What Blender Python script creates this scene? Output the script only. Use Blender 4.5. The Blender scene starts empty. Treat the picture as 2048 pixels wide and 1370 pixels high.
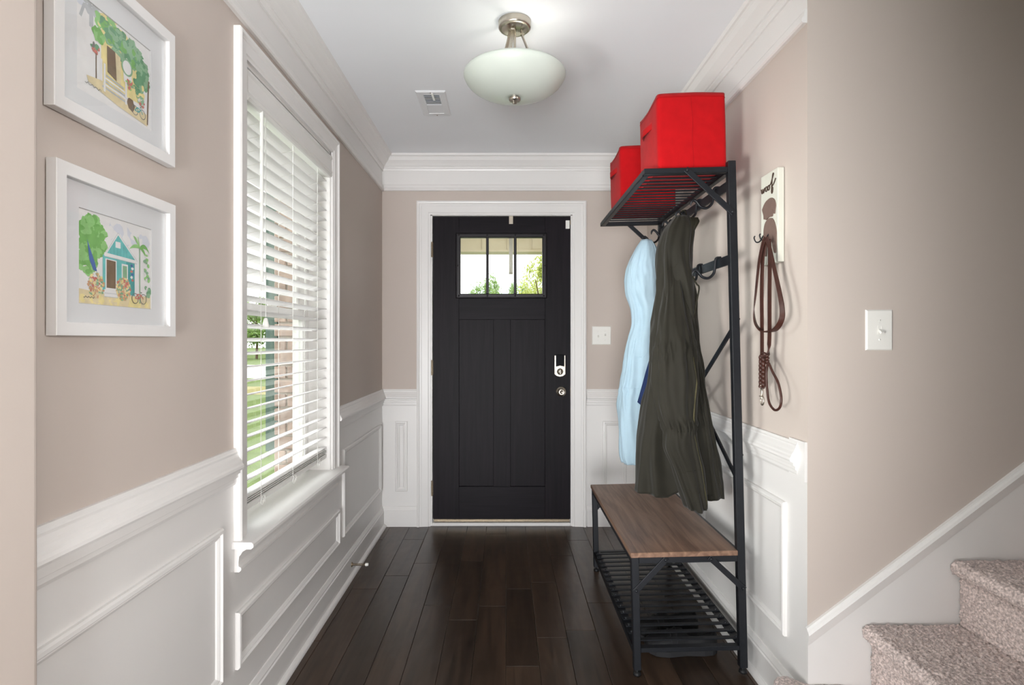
import bpy, bmesh, math, random
import numpy as np
from mathutils import Vector, Matrix, noise as mnoise

# ------------------------------------------------------------------ camera, world, light, exposure
S = bpy.context.scene
COL = S.collection
F, VX, VY, CH = 1160.0, 1012.0, 680.0, 1.232          # focal length in pixels, vanishing point, eye height
cam_d = bpy.data.cameras.new('camera'); cam = bpy.data.objects.new('camera', cam_d); COL.objects.link(cam)
cam.location = (0, 0, CH); cam.rotation_euler = (math.radians(90), 0, 0)
cam_d.sensor_width = 36; cam_d.lens = F / 2048 * 36
cam_d.shift_x = (1024 - VX) / 2048; cam_d.shift_y = -(685 - VY) / 2048
cam_d.clip_start = 0.05; cam_d.clip_end = 400
S.camera = cam
S.view_settings.view_transform = 'Standard'; S.view_settings.look = 'None'
S.view_settings.gamma = 1.0; S.view_settings.use_curve_mapping = False
S.view_settings.exposure = 0.62
S.render.film_transparent = False
try:
    S.cycles.max_bounces = 10; S.cycles.diffuse_bounces = 6; S.cycles.transparent_max_bounces = 16
    S.cycles.sample_clamp_indirect = 4.0; S.cycles.caustics_reflective = False; S.cycles.caustics_refractive = False
    S.cycles.use_denoising = True
except Exception:
    pass

W = bpy.data.worlds.new('sky'); S.world = W; W.use_nodes = True
wn, wl = W.node_tree.nodes, W.node_tree.links
wn.clear()
w_out = wn.new('ShaderNodeOutputWorld'); w_bg = wn.new('ShaderNodeBackground')
w_tc = wn.new('ShaderNodeTexCoord'); w_map = wn.new('ShaderNodeMapping'); w_map.inputs['Scale'].default_value = (1, 1, 2.6)
w_n = wn.new('ShaderNodeTexNoise'); w_n.inputs['Scale'].default_value = 2.2; w_n.inputs['Detail'].default_value = 6
w_r = wn.new('ShaderNodeValToRGB')
w_r.color_ramp.elements[0].position = 0.34; w_r.color_ramp.elements[0].color = (0.24, 0.29, 0.33, 1)
w_r.color_ramp.elements[1].position = 0.5; w_r.color_ramp.elements[1].color = (1.0, 1.0, 1.0, 1)
wl.new(w_tc.outputs['Generated'], w_map.inputs['Vector']); wl.new(w_map.outputs['Vector'], w_n.inputs['Vector'])
wl.new(w_n.outputs['Fac'], w_r.inputs['Fac']); wl.new(w_r.outputs['Color'], w_bg.inputs['Color'])
w_bg.inputs['Strength'].default_value = 2.2
wl.new(w_bg.outputs['Background'], w_out.inputs['Surface'])

def lamp(name, kind, loc, target, energy, color=(1, 1, 1), **kw):
    d = bpy.data.lights.new(name, kind); d.energy = energy; d.color = color
    for k, v in kw.items(): setattr(d, k, v)
    o = bpy.data.objects.new(name, d); COL.objects.link(o); o.location = loc
    o.rotation_euler = (Vector(target) - Vector(loc)).to_track_quat('-Z', 'Y').to_euler()
    return o
lamp('sun', 'SUN', (6, -10, 20), (4.2, -2.0, 0), 2.2, (1, 0.96, 0.88), angle=0.02)
lamp('low_daylight', 'AREA', (-1.45, -0.32, 0.62), (0.935, 2.85, 1.5), 5.2, (1.0, 0.985, 0.955), shape='RECTANGLE', size=0.5, size_y=0.6, spread=math.radians(47))
lamp('room_fill', 'AREA', (-0.40, -2.0, 0.7), (-0.05, 1.8, 2.65), 120, (0.97, 0.985, 1.0), shape='RECTANGLE', size=1.0, size_y=1.2)  # added fill behind the camera, lifts ceiling and door wall
lamp('window_fill', 'AREA', (-3.2, 2.2, 2.5), (-0.9, 2.3, 1.25), 215, (0.99, 1.0, 1.0), shape='RECTANGLE', size=2.2, size_y=2.0)  # added lamp outside the window, brightens slats and right wall
lamp('stair_fill', 'AREA', (2.6, -0.5, 1.5), (-0.8, 1.0, 1.2), 4.9, (1.0, 0.98, 0.96), shape='RECTANGLE', size=0.8, size_y=1.0, spread=math.radians(62))  # added fill from the stair side, brightens the left wall

# ------------------------------------------------------------------ helpers
def at(px, py, Y):
    return Vector(((px - VX) * Y / F, Y, CH - (py - VY) * Y / F))
def srgb(r, g, b):
    f = lambda c: c / 12.92 if c <= 0.04045 else ((c + 0.055) / 1.055) ** 2.4
    return (f(r / 255), f(g / 255), f(b / 255), 1)
XL, XR, YB, ZC, YR = -0.82, 0.935, 3.84, 2.445, 1.80     # left wall, right wall, door wall, ceiling, stair wall

MATS = {}
def mat(name, col, rough=0.5, spec=0.4, metal=0.0, var=0.06, scale=(8, 8, 8), bump=0.0, bscale=60, rnd=0.0, sheen=0.0, dist=0.002, detail=3):
    m = bpy.data.materials.new(name); m.use_nodes = True
    n, l = m.node_tree.nodes, m.node_tree.links
    b = n['Principled BSDF']
    b.inputs['Roughness'].default_value = rough; b.inputs['Metallic'].default_value = metal
    b.inputs['Specular IOR Level'].default_value = spec
    if sheen: b.inputs['Sheen Weight'].default_value = sheen
    tc = n.new('ShaderNodeTexCoord'); mp = n.new('ShaderNodeMapping'); mp.inputs['Scale'].default_value = scale
    nz = n.new('ShaderNodeTexNoise'); nz.inputs['Scale'].default_value = 1.0; nz.inputs['Detail'].default_value = detail
    l.new(tc.outputs['Object'], mp.inputs['Vector']); l.new(mp.outputs['Vector'], nz.inputs['Vector'])
    rp = n.new('ShaderNodeValToRGB')
    c = Vector(col[:3])
    rp.color_ramp.elements[0].position = 0.3; rp.color_ramp.elements[0].color = (*(c * (1 - var)), 1)
    rp.color_ramp.elements[1].position = 0.7; rp.color_ramp.elements[1].color = (*[min(1, x) for x in c * (1 + var)], 1)
    l.new(nz.outputs['Fac'], rp.inputs['Fac'])
    out = rp.outputs['Color']
    if rnd:
        oi = n.new('ShaderNodeObjectInfo'); mr = n.new('ShaderNodeMapRange')
        mr.inputs['To Min'].default_value = 1 - rnd; mr.inputs['To Max'].default_value = 1 + rnd
        l.new(oi.outputs['Random'], mr.inputs['Value'])
        vm = n.new('ShaderNodeVectorMath'); vm.operation = 'SCALE'
        l.new(out, vm.inputs[0]); l.new(mr.outputs['Result'], vm.inputs['Scale']); out = vm.outputs['Vector']
    l.new(out, b.inputs['Base Color'])
    if bump:
        n2 = n.new('ShaderNodeTexNoise'); n2.inputs['Scale'].default_value = bscale; n2.inputs['Detail'].default_value = 3
        bp = n.new('ShaderNodeBump'); bp.inputs['Strength'].default_value = bump; bp.inputs['Distance'].default_value = dist
        l.new(tc.outputs['Object'], n2.inputs['Vector']); l.new(n2.outputs['Fac'], bp.inputs['Height'])
        l.new(bp.outputs['Normal'], b.inputs['Normal'])
    MATS[name] = m
    return m
def wood(name, c0, c1, rough, scale, rnd=0.0, bump=0.15, spec=0.5, wav=None):
    m = mat(name, c0, rough, spec, rnd=rnd)
    n, l = m.node_tree.nodes, m.node_tree.links
    rp = [x for x in n if x.type == 'VALTORGB'][0]; mp = [x for x in n if x.type == 'MAPPING'][0]; nz = [x for x in n if x.type == 'TEX_NOISE'][0]
    mp.inputs['Scale'].default_value = scale; nz.inputs['Detail'].default_value = 6; nz.inputs['Distortion'].default_value = 0.8
    rp.color_ramp.elements[0].position = 0.35; rp.color_ramp.elements[1].position = 0.65
    rp.color_ramp.elements[0].color = c0; rp.color_ramp.elements[1].color = c1
    b = n['Principled BSDF']
    bp = n.new('ShaderNodeBump'); bp.inputs['Strength'].default_value = bump; bp.inputs['Distance'].default_value = 0.001
    l.new(nz.outputs['Fac'], bp.inputs['Height'])
    if wav:
        tc = [x for x in n if x.type == 'TEX_COORD'][0]
        m2 = n.new('ShaderNodeMapping'); m2.inputs['Scale'].default_value = wav
        n2 = n.new('ShaderNodeTexNoise'); n2.inputs['Scale'].default_value = 1; n2.inputs['Detail'].default_value = 1
        b2 = n.new('ShaderNodeBump'); b2.inputs['Strength'].default_value = 0.35; b2.inputs['Distance'].default_value = 0.004
        l.new(tc.outputs['Object'], m2.inputs['Vector']); l.new(m2.outputs['Vector'], n2.inputs['Vector'])
        l.new(n2.outputs['Fac'], b2.inputs['Height']); l.new(b2.outputs['Normal'], bp.inputs['Normal'])
    l.new(bp.outputs['Normal'], b.inputs['Normal'])
    return m
def glassmat(name, tint=(1, 1, 1, 1), gloss=1.0, rough=0.02):
    m = bpy.data.materials.new(name); m.use_nodes = True
    n, l = m.node_tree.nodes, m.node_tree.links; n.clear()
    o = n.new('ShaderNodeOutputMaterial'); mx = n.new('ShaderNodeMixShader'); t = n.new('ShaderNodeBsdfTransparent'); g = n.new('ShaderNodeBsdfGlossy')
    lw = n.new('ShaderNodeLayerWeight'); lw.inputs['Blend'].default_value = 0.5
    pw = n.new('ShaderNodeMath'); pw.operation = 'POWER'; pw.inputs[1].default_value = 5.0
    mt = n.new('ShaderNodeMath'); mt.operation = 'MULTIPLY_ADD'; mt.inputs[1].default_value = 0.9 * gloss; mt.inputs[2].default_value = 0.025 * gloss
    l.new(lw.outputs['Facing'], pw.inputs[0])
    t.inputs['Color'].default_value = tint; g.inputs['Roughness'].default_value = rough
    l.new(pw.outputs[0], mt.inputs[0]); l.new(mt.outputs[0], mx.inputs['Fac'])
    l.new(t.outputs['BSDF'], mx.inputs[1]); l.new(g.outputs['BSDF'], mx.inputs[2]); l.new(mx.outputs['Shader'], o.inputs['Surface'])
    MATS[name] = m
    return m
def translucent(name, col, tcol, fac, rough=0.4):
    m = mat(name, col, rough, 0.3, var=0.02)
    n, l = m.node_tree.nodes, m.node_tree.links
    b = n['Principled BSDF']; o = [x for x in n if x.type == 'OUTPUT_MATERIAL'][0]
    t = n.new('ShaderNodeBsdfTranslucent'); t.inputs['Color'].default_value = tcol
    mx = n.new('ShaderNodeMixShader'); mx.inputs['Fac'].default_value = fac
    l.new(b.outputs['BSDF'], mx.inputs[1]); l.new(t.outputs['BSDF'], mx.inputs[2]); l.new(mx.outputs['Shader'], o.inputs['Surface'])
    return m

class MB:
    """collects shapes, builds ONE mesh object"""
    def __init__(s): s.v, s.f, s.m, s.sm = [], [], [], []
    def add(s, vs, fs, mi=0, smooth=False):
        o = len(s.v); s.v += [tuple(p) for p in vs]
        for f in fs: s.f.append(tuple(i + o for i in f)); s.m.append(mi); s.sm.append(smooth)
        return s
    def box(s, a, b, mi=0):
        x0, y0, z0 = [min(p, q) for p, q in zip(a, b)]; x1, y1, z1 = [max(p, q) for p, q in zip(a, b)]
        return s.add([(x0, y0, z0), (x1, y0, z0), (x1, y1, z0), (x0, y1, z0), (x0, y0, z1), (x1, y0, z1), (x1, y1, z1), (x0, y1, z1)],
                     [(0, 3, 2, 1), (4, 5, 6, 7), (0, 1, 5, 4), (1, 2, 6, 5), (2, 3, 7, 6), (3, 0, 4, 7)], mi)
    def chamfer(s, a, b, c=0.003, mi=0):
        """box with all edges chamfered"""
        bm = bmesh.new(); bmesh.ops.create_cube(bm, size=1)
        for v in bm.verts: v.co = Vector([(p + q) / 2 + co * abs(q - p) for p, q, co in zip(a, b, v.co)])
        bmesh.ops.bevel(bm, geom=bm.edges[:], offset=c, segments=1, affect='EDGES', profile=0.5)
        bm.verts.index_update()
        s.add([v.co[:] for v in bm.verts], [[v.index for v in f.verts] for f in bm.faces], mi); bm.free(); return s
    def prism(s, poly, fn, t0, t1, mi=0, smooth=False):
        """poly of 2D points extruded between t0 and t1; fn(p, q, t) -> xyz"""
        n = len(poly); vs = [fn(p, q, t0) for p, q in poly] + [fn(p, q, t1) for p, q in poly]
        s.add(vs, [(i, (i + 1) % n, n + (i + 1) % n, n + i) for i in range(n)], mi, smooth)
        return s.add(vs, [tuple(range(n))[::-1], tuple(range(n, 2 * n))], mi)
    def tube(s, pts, r, k=8, mi=0, closed=False, flat=1.0, up=(0, 0, 1)):
        pts = [Vector(p) for p in pts]; n = len(pts); rs = r if hasattr(r, '__len__') else [r] * n
        vs, fs = [], []; prev = None
        for i in range(n):
            a = pts[(i - 1) % n] if (closed or i > 0) else pts[i]; b = pts[(i + 1) % n] if (closed or i < n - 1) else pts[i]
            t = (b - a); t = t.normalized() if t.length > 1e-9 else Vector((0, 0, 1))
            if prev is None:
                u = Vector(up); u = u - t * u.dot(t)
                if u.length < 1e-3: u = Vector((1, 0, 0)) - t * t.x
            else: u = prev - t * prev.dot(t)
            u.normalize(); prev = u; w = t.cross(u)
            for j in range(k):
                a_ = 2 * math.pi * (j + 0.5) / k
                vs.append(pts[i] + (u * math.cos(a_) + w * math.sin(a_) * flat) * rs[i])
        m = n if closed else n - 1
        for i in range(m):
            for j in range(k):
                i2 = (i + 1) % n; fs.append((i * k + j, i * k + (j + 1) % k, i2 * k + (j + 1) % k, i2 * k + j))
        s.add(vs, fs, mi, k > 4)
        if not closed: s.add(vs, [tuple(range(k))[::-1], tuple(range((n - 1) * k, n * k))], mi)
        return s
    def bar(s, a, b, w, h, up=(0, 0, 1), mi=0):
        """rectangular bar from a to b; h along up, w sideways"""
        a, b = Vector(a), Vector(b); t = (b - a).normalized(); u = Vector(up); u = (u - t * u.dot(t)).normalized(); q = t.cross(u)
        vs = [p + q * (sx * w / 2) + u * (sz * h / 2) for p in (a, b) for sx, sz in ((-1, -1), (1, -1), (1, 1), (-1, 1))]
        return s.add(vs, [(0, 1, 2, 3), (7, 6, 5, 4), (0, 4, 5, 1), (1, 5, 6, 2), (2, 6, 7, 3), (3, 7, 4, 0)], mi)
    def lathe(s, prof, c, axis='z', k=32, mi=0, smooth=True, cap=True):
        """prof of (radius, height); axis z, or y / x pointing into the room"""
        vs, fs = [], []; n = len(prof); c = Vector(c)
        for r, h in prof:
            for j in range(k):
                a = 2 * math.pi * j / k; p, q = r * math.cos(a), r * math.sin(a)
                vs.append(c + (Vector((p, q, h)) if axis == 'z' else Vector((p, -h, q)) if axis == 'y' else Vector((h, p, q))))
        for i in range(n - 1):
            for j in range(k): fs.append((i * k + j, i * k + (j + 1) % k, (i + 1) * k + (j + 1) % k, (i + 1) * k + j))
        s.add(vs, fs, mi, smooth)
        return s.add(vs, [tuple(range(k))[::-1], tuple(range((n - 1) * k, n * k))], mi) if cap else s
    def frame(s, t0, t1, z0, z1, prof, fn, open_bottom=False, mi=0):
        """mitred frame: prof of (inset, depth); fn(depth, z, t) -> xyz"""
        vs, fs = [], []; n = len(prof)
        for u, d in prof:
            if open_bottom: c = [(t0 + u, z0), (t0 + u, z1 - u), (t1 - u, z1 - u), (t1 - u, z0)]
            else: c = [(t0 + u, z0 + u), (t0 + u, z1 - u), (t1 - u, z1 - u), (t1 - u, z0 + u)]
            vs += [fn(d, z, t) for t, z in c]
        for i in range(n if not open_bottom else n - 1):
            for j in range(3 if open_bottom else 4):
                a, b = i * 4 + j, i * 4 + (j + 1) % 4; c, d = ((i + 1) % n) * 4 + (j + 1) % 4, ((i + 1) % n) * 4 + j
                fs.append((a, b, c, d))
        return s.add(vs, fs, mi)
    def grid(s, rows, mi=0, smooth=True, wrap=False):
        n, k = len(rows), len(rows[0]); vs = [p for r in rows for p in r]; fs = []
        for i in range(n - 1):
            for j in range(k if wrap else k - 1):
                fs.append((i * k + j, i * k + (j + 1) % k, (i + 1) * k + (j + 1) % k, (i + 1) * k + j))
        return s.add(vs, fs, mi, smooth)
    def build(s, name, mats, parent=None, bevel=0, fix=True, solid=0, subsurf=0):
        if not isinstance(mats, (list, tuple)): mats = [mats]
        me = bpy.data.meshes.new(name)
        o = bpy.data.objects.new(name, me); COL.objects.link(o)
        V = np.array(s.v, dtype=float)
        if parent is None:
            lo, hi = V.min(0), V.max(0); org = Vector(((lo[0] + hi[0]) / 2, (lo[1] + hi[1]) / 2, lo[2])); o.location = org
        else:
            root = parent
            while root.parent: root = root.parent
            org = Vector(root['org']) if 'org' in root else root.location.copy()
            o.parent = parent
        me.from_pydata([tuple(Vector(p) - org) for p in s.v], [], s.f)
        for m in mats: me.materials.append(MATS[m] if isinstance(m, str) else m)
        me.polygons.foreach_set('material_index', s.m); me.polygons.foreach_set('use_smooth', s.sm)
        if fix:
            bm = bmesh.new(); bm.from_mesh(me); bmesh.ops.recalc_face_normals(bm, faces=bm.faces[:]); bm.to_mesh(me); bm.free()
        if parent is None: o['org'] = tuple(org)
        if solid: md = o.modifiers.new('thickness', 'SOLIDIFY'); md.thickness = solid; md.offset = 0
        if bevel: md = o.modifiers.new('bevel', 'BEVEL'); md.width = bevel; md.segments = 2; md.limit_method = 'ANGLE'; md.angle_limit = math.radians(40)
        if subsurf: md = o.modifiers.new('smooth', 'SUBSURF'); md.levels = md.render_levels = subsurf
        me.update()
        return o
def tag(o, label=None, cat=None, group=None, kind=None):
    if label: o['label'] = label
    if cat: o['category'] = cat
    if group: o['group'] = group
    if kind: o['kind'] = kind
    return o
def struct(o): o['kind'] = 'structure'; return o
def thing(name, loc, label=None, cat=None, group=None, rot=(0, 0, 0)):
    o = bpy.data.objects.new(name, None); COL.objects.link(o); o.location = loc; o.rotation_euler = rot
    o.empty_display_size = 0.05; o['org'] = tuple(loc)
    return tag(o, label, cat, group)
def catmull(pts, n=8, closed=False):
    pts = [Vector(p) for p in pts]; N = len(pts); out = []
    for i in range(N if closed else N - 1):
        p = [pts[(i + k) % N] if closed else pts[max(0, min(N - 1, i + k))] for k in (-1, 0, 1, 2)]
        for j in range(n):
            t = j / n
            out.append(0.5 * ((2 * p[1]) + (p[2] - p[0]) * t + (2 * p[0] - 5 * p[1] + 4 * p[2] - p[3]) * t * t + (3 * p[1] - p[0] - 3 * p[2] + p[3]) * t ** 3))
    if not closed: out.append(pts[-1])
    return out
LW = lambda d, z, t: (XL + d, t, z)           # on the left wall
RW = lambda d, z, t: (XR - d, t, z)           # on the right wall
BW = lambda d, z, t: (t, YB - d, z)           # on the door wall
SW = lambda d, z, t: (t, YR - d, z)           # on the stair wall

# ------------------------------------------------------------------ materials
mat('wall_paint', srgb(198, 187, 179), 0.75, 0.25, var=0.015, scale=(2, 2, 2), bump=0.06, bscale=300, dist=0.0006)
mat('trim_paint', srgb(230, 228, 226), 0.35, 0.45, var=0.012, scale=(4, 4, 4), bump=0.02, bscale=40)
mat('ceiling_paint', srgb(238, 240, 243), 0.85, 0.2, var=0.012, scale=(2, 2, 2), bump=0.1, bscale=220, dist=0.0008)
mat('subfloor', srgb(24, 18, 16), 0.6, 0.3)
wood('floor_wood', srgb(48, 37, 29), srgb(69, 54, 43), 0.30, (26, 2.2, 26), rnd=0.32, bump=0.12, spec=0.45, wav=(20, 9, 1))
wood('door_wood', srgb(13, 9, 15), srgb(26, 20, 26), 0.48, (40, 40, 2.0), bump=0.12, spec=0.14)
wood('door_wood_across', srgb(13, 9, 15), srgb(25, 20, 26), 0.48, (2.0, 40, 40), bump=0.12, spec=0.14)
mat('door_iron', srgb(30, 27, 30), 0.42, 0.4, 0.3, var=0.1, scale=(60, 60, 60))
wood('bench_wood', srgb(101, 75, 60), srgb(140, 110, 91), 0.42, (38, 2.6, 38), bump=0.15)
mat('black_steel', srgb(24, 26, 31), 0.45, 0.45, 0.25, var=0.12, scale=(40, 40, 40), bump=0.08, bscale=500, dist=0.0004)
mat('black_plastic', srgb(16, 17, 19), 0.5, 0.4)
mat('nickel', srgb(190, 182, 170), 0.28, 0.5, 1.0, var=0.04, scale=(4, 4, 120))
mat('hinge_bronze', srgb(150, 136, 116), 0.4, 0.5, 0.9, var=0.15, scale=(80, 80, 80))
mat('gloss_black', srgb(10, 11, 18), 0.12, 0.6)
mat('white_plastic', srgb(236, 235, 230), 0.35, 0.45, var=0.01)
mat('vent_metal', srgb(225, 226, 228), 0.4, 0.4, var=0.02)
mat('vent_dark', srgb(62, 68, 74), 0.6, 0.2)
mat('red_fabric', srgb(168, 14, 20), 0.85, 0.1, var=0.07, scale=(30, 30, 30), bump=0.25, bscale=900, sheen=0.05, dist=0.0006)
mat('red_seam', srgb(150, 12, 18), 0.85, 0.15)
mat('olive_fabric', srgb(34, 32, 25), 0.75, 0.2, var=0.10, scale=(14, 14, 14), bump=0.2, bscale=700, sheen=0.08, dist=0.0005)
mat('olive_piping', srgb(70, 66, 46), 0.7, 0.2, var=0.08, scale=(60, 60, 60))
mat('olive_dark', srgb(38, 36, 28), 0.8, 0.15)
mat('blue_fabric', srgb(160, 184, 198), 0.75, 0.2, var=0.04, scale=(16, 16, 16), bump=0.2, bscale=700, sheen=0.08, dist=0.0005)
mat('navy_fabric', srgb(32, 48, 88), 0.75, 0.2, var=0.06, scale=(16, 16, 16), bump=0.15, bscale=600)
mat('leather', srgb(62, 34, 27), 0.42, 0.4, var=0.16, scale=(60, 60, 60), bump=0.15, bscale=400, dist=0.0005)
mat('sign_white', srgb(208, 208, 197), 0.6, 0.25, var=0.05, scale=(20, 12, 6), bump=0.1, bscale=90)
mat('sign_brown', srgb(116, 96, 88), 0.65, 0.25, var=0.06, scale=(50, 50, 50))
mat('sign_letter', srgb(66, 50, 42), 0.6, 0.25)
mat('frame_white', srgb(226, 225, 224), 0.45, 0.35, var=0.01)
mat('mat_board', srgb(228, 230, 232), 0.8, 0.15, var=0.008)
mat('mat_bevel', srgb(196, 196, 196), 0.8, 0.15)
translucent('blind_slat', srgb(244, 242, 242), (0.92, 0.91, 0.91, 1), 0.45)
mat('blind_white', srgb(232, 231, 228), 0.4, 0.4, var=0.01)
mat('cord_white', srgb(240, 240, 236), 0.7, 0.2, var=0.02)
translucent('lamp_glass', srgb(206, 213, 204), (0.7, 0.75, 0.68, 1), 0.03, rough=0.25)
glassmat('pane_glass', (0.97, 0.99, 0.98, 1), 0.8)
glassmat('picture_glass', (1, 1, 1, 1), 1.0, 0.03)
mat('carpet', srgb(206, 191, 186), 0.95, 0.1, var=0.42, scale=(150, 150, 150), detail=2, sheen=0.2)
mat('brick_red', srgb(172, 150, 139), 0.85, 0.2, var=0.15, scale=(40, 40, 40), bump=0.3, bscale=120, rnd=0.15)
mat('mortar', srgb(198, 190, 180), 0.9, 0.1, var=0.05, scale=(50, 50, 50))
mat('shutter_green', srgb(98, 118, 110), 0.5, 0.3, var=0.04)
mat('porch_trim', srgb(196, 182, 156), 0.6, 0.3, var=0.03)
mat('soffit', srgb(226, 214, 200), 0.6, 0.3, var=0.02)
mat('grass', srgb(92, 106, 62), 0.9, 0.1, var=0.2, scale=(3, 3, 3), bump=0.5, bscale=30, dist=0.03, detail=6)
mat('dry_grass', srgb(132, 124, 84), 0.9, 0.1, var=0.15, scale=(3, 3, 3), detail=6)
mat('concrete', srgb(206, 204, 200), 0.9, 0.1, var=0.05, scale=(4, 4, 4))
translucent('leaf', srgb(112, 138, 76), (0.42, 0.55, 0.22, 1), 0.35)
translucent('leaf_yellow', srgb(158, 168, 84), (0.55, 0.58, 0.2, 1), 0.35)
mat('bark', srgb(96, 80, 66), 0.9, 0.1, var=0.2, scale=(10, 10, 3))
mat('shoe_black', srgb(22, 22, 24), 0.6, 0.3, var=0.1, scale=(40, 40, 40), bump=0.2, bscale=300)
mat('shoe_sole', srgb(40, 40, 42), 0.7, 0.25)
mat('tape', srgb(196, 186, 170), 0.45, 0.3, 0.2)
for nm, c in dict(p_green=(96, 170, 70), p_green2=(128, 196, 104), p_teal=(84, 186, 184), p_teal2=(52, 150, 150), p_brown=(98, 74, 50), p_sand=(226, 208, 158),
                  p_orange=(206, 150, 104), p_red=(196, 96, 84), p_yellow=(238, 220, 140), p_blue=(48, 84, 160), p_white=(236, 236, 236), p_grey=(176, 182, 186),
                  p_ink=(92, 92, 90), p_sage=(122, 172, 128), p_deep=(76, 140, 92), p_lilac=(214, 220, 232)).items():
    mat(nm, srgb(*[v + (238 - v) * 0.22 for v in c]), 0.85, 0.12, var=0.03 if nm in ('p_white', 'p_lilac') else 0.12, scale=(45, 45, 45), detail=4)

# ------------------------------------------------------------------ the setting
WY0, WY1, WZ0, WZ1 = 1.815, 2.715, 0.606, 2.110          # window opening
DX0, DX1, DZ1 = -0.505, 0.445, 2.072                      # door opening

# floor with planks
b = MB(); b.box((-3.2, -3.4, -0.12), (3.2, YB + 0.16, -0.012)); floor = struct(b.build('floor', 'subfloor'))
rng = random.Random(5)
for k in range(-8, 9):
    x0, x1 = k * 0.127, (k + 1) * 0.127
    lo, hi = max(x0, XL), min(x1, XR if True else x1)
    if hi - lo < 0.01: 
        continue
    y = 0.35 - rng.random() * 0.6; first = True
    while y < YB:
        L = rng.choice([0.42, 0.55, 0.68, 0.85, 1.0, 1.2]); y1 = min(y + L, YB)
        if YB - y1 < 0.15: y1 = YB
        c = 0.0016; g = 0.0004; zt = -rng.random() * 0.0006
        vs = [(lo + g, y + g, -0.012), (hi - g, y + g, -0.012), (hi - g, y1 - g, -0.012), (lo + g, y1 - g, -0.012),
              (lo + g, y + g, zt - c), (hi - g, y + g, zt - c), (hi - g, y1 - g, zt - c), (lo + g, y1 - g, zt - c),
              (lo + g + c, y + g + c, zt), (hi - g - c, y + g + c, zt), (hi - g - c, y1 - g - c, zt), (lo + g + c, y1 - g - c, zt)]
        fs = [(0, 3, 2, 1)] + [(i, (i + 1) % 4, 4 + (i + 1) % 4, 4 + i) for i in range(4)] + [(4 + i, 4 + (i + 1) % 4, 8 + (i + 1) % 4, 8 + i) for i in range(4)] + [(8, 9, 10, 11)]
        MB().add(vs, fs).build('plank', 'floor_wood', floor, fix=False)
        y = y1

b = MB(); b.box((-3.2, -3.4, ZC), (3.2, YB + 0.16, ZC + 0.12)); struct(b.build('ceiling', 'ceiling_paint'))

# left wall: white wainscot, painted field, white frieze, window opening
b = MB(); T = -0.97
def wallseg(bb, y0, y1, z0, z1):
    for a, c, mi in ((0, 0.80, 1), (0.80, 2.225, 0), (2.225, ZC, 1)):
        q0, q1 = max(a, z0), min(c, z1)
        if q1 > q0: bb.box((T, y0, q0), (XL, y1, q1), mi)
wallseg(b, 0.9, WY0, 0, ZC); wallseg(b, WY1, YB + 0.15, 0, ZC); wallseg(b, WY0, WY1, 0, WZ0); wallseg(b, WY0, WY1, WZ1, ZC)
wall_left = struct(b.build('wall_left', ['wall_paint', 'trim_paint']))
PANEL = [(0, 0), (0, 0.008), (0.004, 0.013), (0.012, 0.014), (0.017, 0.008), (0.020, 0.0085), (0.027, 0.004), (0.030, 0)]
for y0, y1, z0, z1 in ((0.72, 1.665, 0.245, 0.692), (1.757, 2.83, 0.232, 0.405), (2.90, 3.77, 0.245, 0.685)):
    MB().frame(y0, y1, z0, z1, PANEL, LW).build('panel_moulding', 'trim_paint', wall_left)
# brick veneer outside, seen through the window where it turns into the reveal
b = MB(); b.box((-1.075, WY1 + 0.03, -0.3), (T, 3.98, 2.5)); b.box((-1.075, 0.6, -0.3), (T, WY1 + 0.03, 0.58)); b.box((-1.075, 0.6, 2.12), (T, WY1 + 0.03, 2.5)); b.box((-1.075, 0.6, 0.58), (T, WY0 - 0.03, 2.12))
b.build('brick_backing', 'mortar', wall_left)
brick_me = None
for i in range(23):
    z = 0.585 + i * 0.0665
    x0 = -1.092 if i % 2 == 0 else -1.092
    for (xa, xb) in (((-1.092, -0.984),) if i % 2 == 0 else ((-1.092, -1.04), (-1.03, -0.984))):
        MB().chamfer((xa, WY1 + 0.018, z), (xb, WY1 + 0.06, z + 0.057), 0.003).build('brick', 'brick_red', wall_left)

# opening jamb at the left, nearest the camera (painted return of the wide opening)
b = MB(); r = 0.016; pts = [(-1.5, 0.882), (-0.77, 0.882)] + [(-0.77 - r + r * math.cos(a), 0.9625 - r + r * math.sin(a)) for a in np.linspace(0, math.pi / 2, 7)] + [(-1.5, 0.9625)]
b.prism(pts, lambda p, q, t: (p, q, t), 0, ZC); struct(b.build('wall_opening', 'wall_paint'))

# right wall
b = MB()
for a, c, mi in ((0, 0.80, 1), (0.80, 2.225, 0), (2.225, ZC, 1)): b.box((XR, YR, a), (XR + 0.12, YB + 0.15, c), mi)
wall_right = struct(b.build('wall_right', ['wall_paint', 'trim_paint']))
for y0, y1, z0, z1 in ((1.93, 2.75, 0.245, 0.692), (2.86, 3.74, 0.245, 0.692)):
    MB().frame(y0, y1, z0, z1, PANEL, RW).build('panel_moulding', 'trim_paint', wall_right)

# door wall
b = MB()
def bseg(bb, x0, x1, z0, z1):
    for a, c, mi in ((0, 0.80, 1), (0.80, 2.225, 0), (2.225, ZC, 1)):
        q0, q1 = max(a, z0), min(c, z1)
        if q1 > q0: bb.box((x0, YB, q0), (x1, YB + 0.15, q1), mi)
bseg(b, T, DX0, 0, ZC); bseg(b, DX1, XR + 0.12, 0, ZC); bseg(b, DX0, DX1, DZ1, ZC)
wall_back = struct(b.build('wall_back', ['wall_paint', 'trim_paint']))
for x0, x1, z0, z1 in ((-0.732, -0.652, 0.232, 0.696), (0.639, 0.797, 0.232, 0.696)):
    MB().frame(x0, x1, z0, z1, PANEL, BW).build('panel_moulding', 'trim_paint', wall_back)

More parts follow.
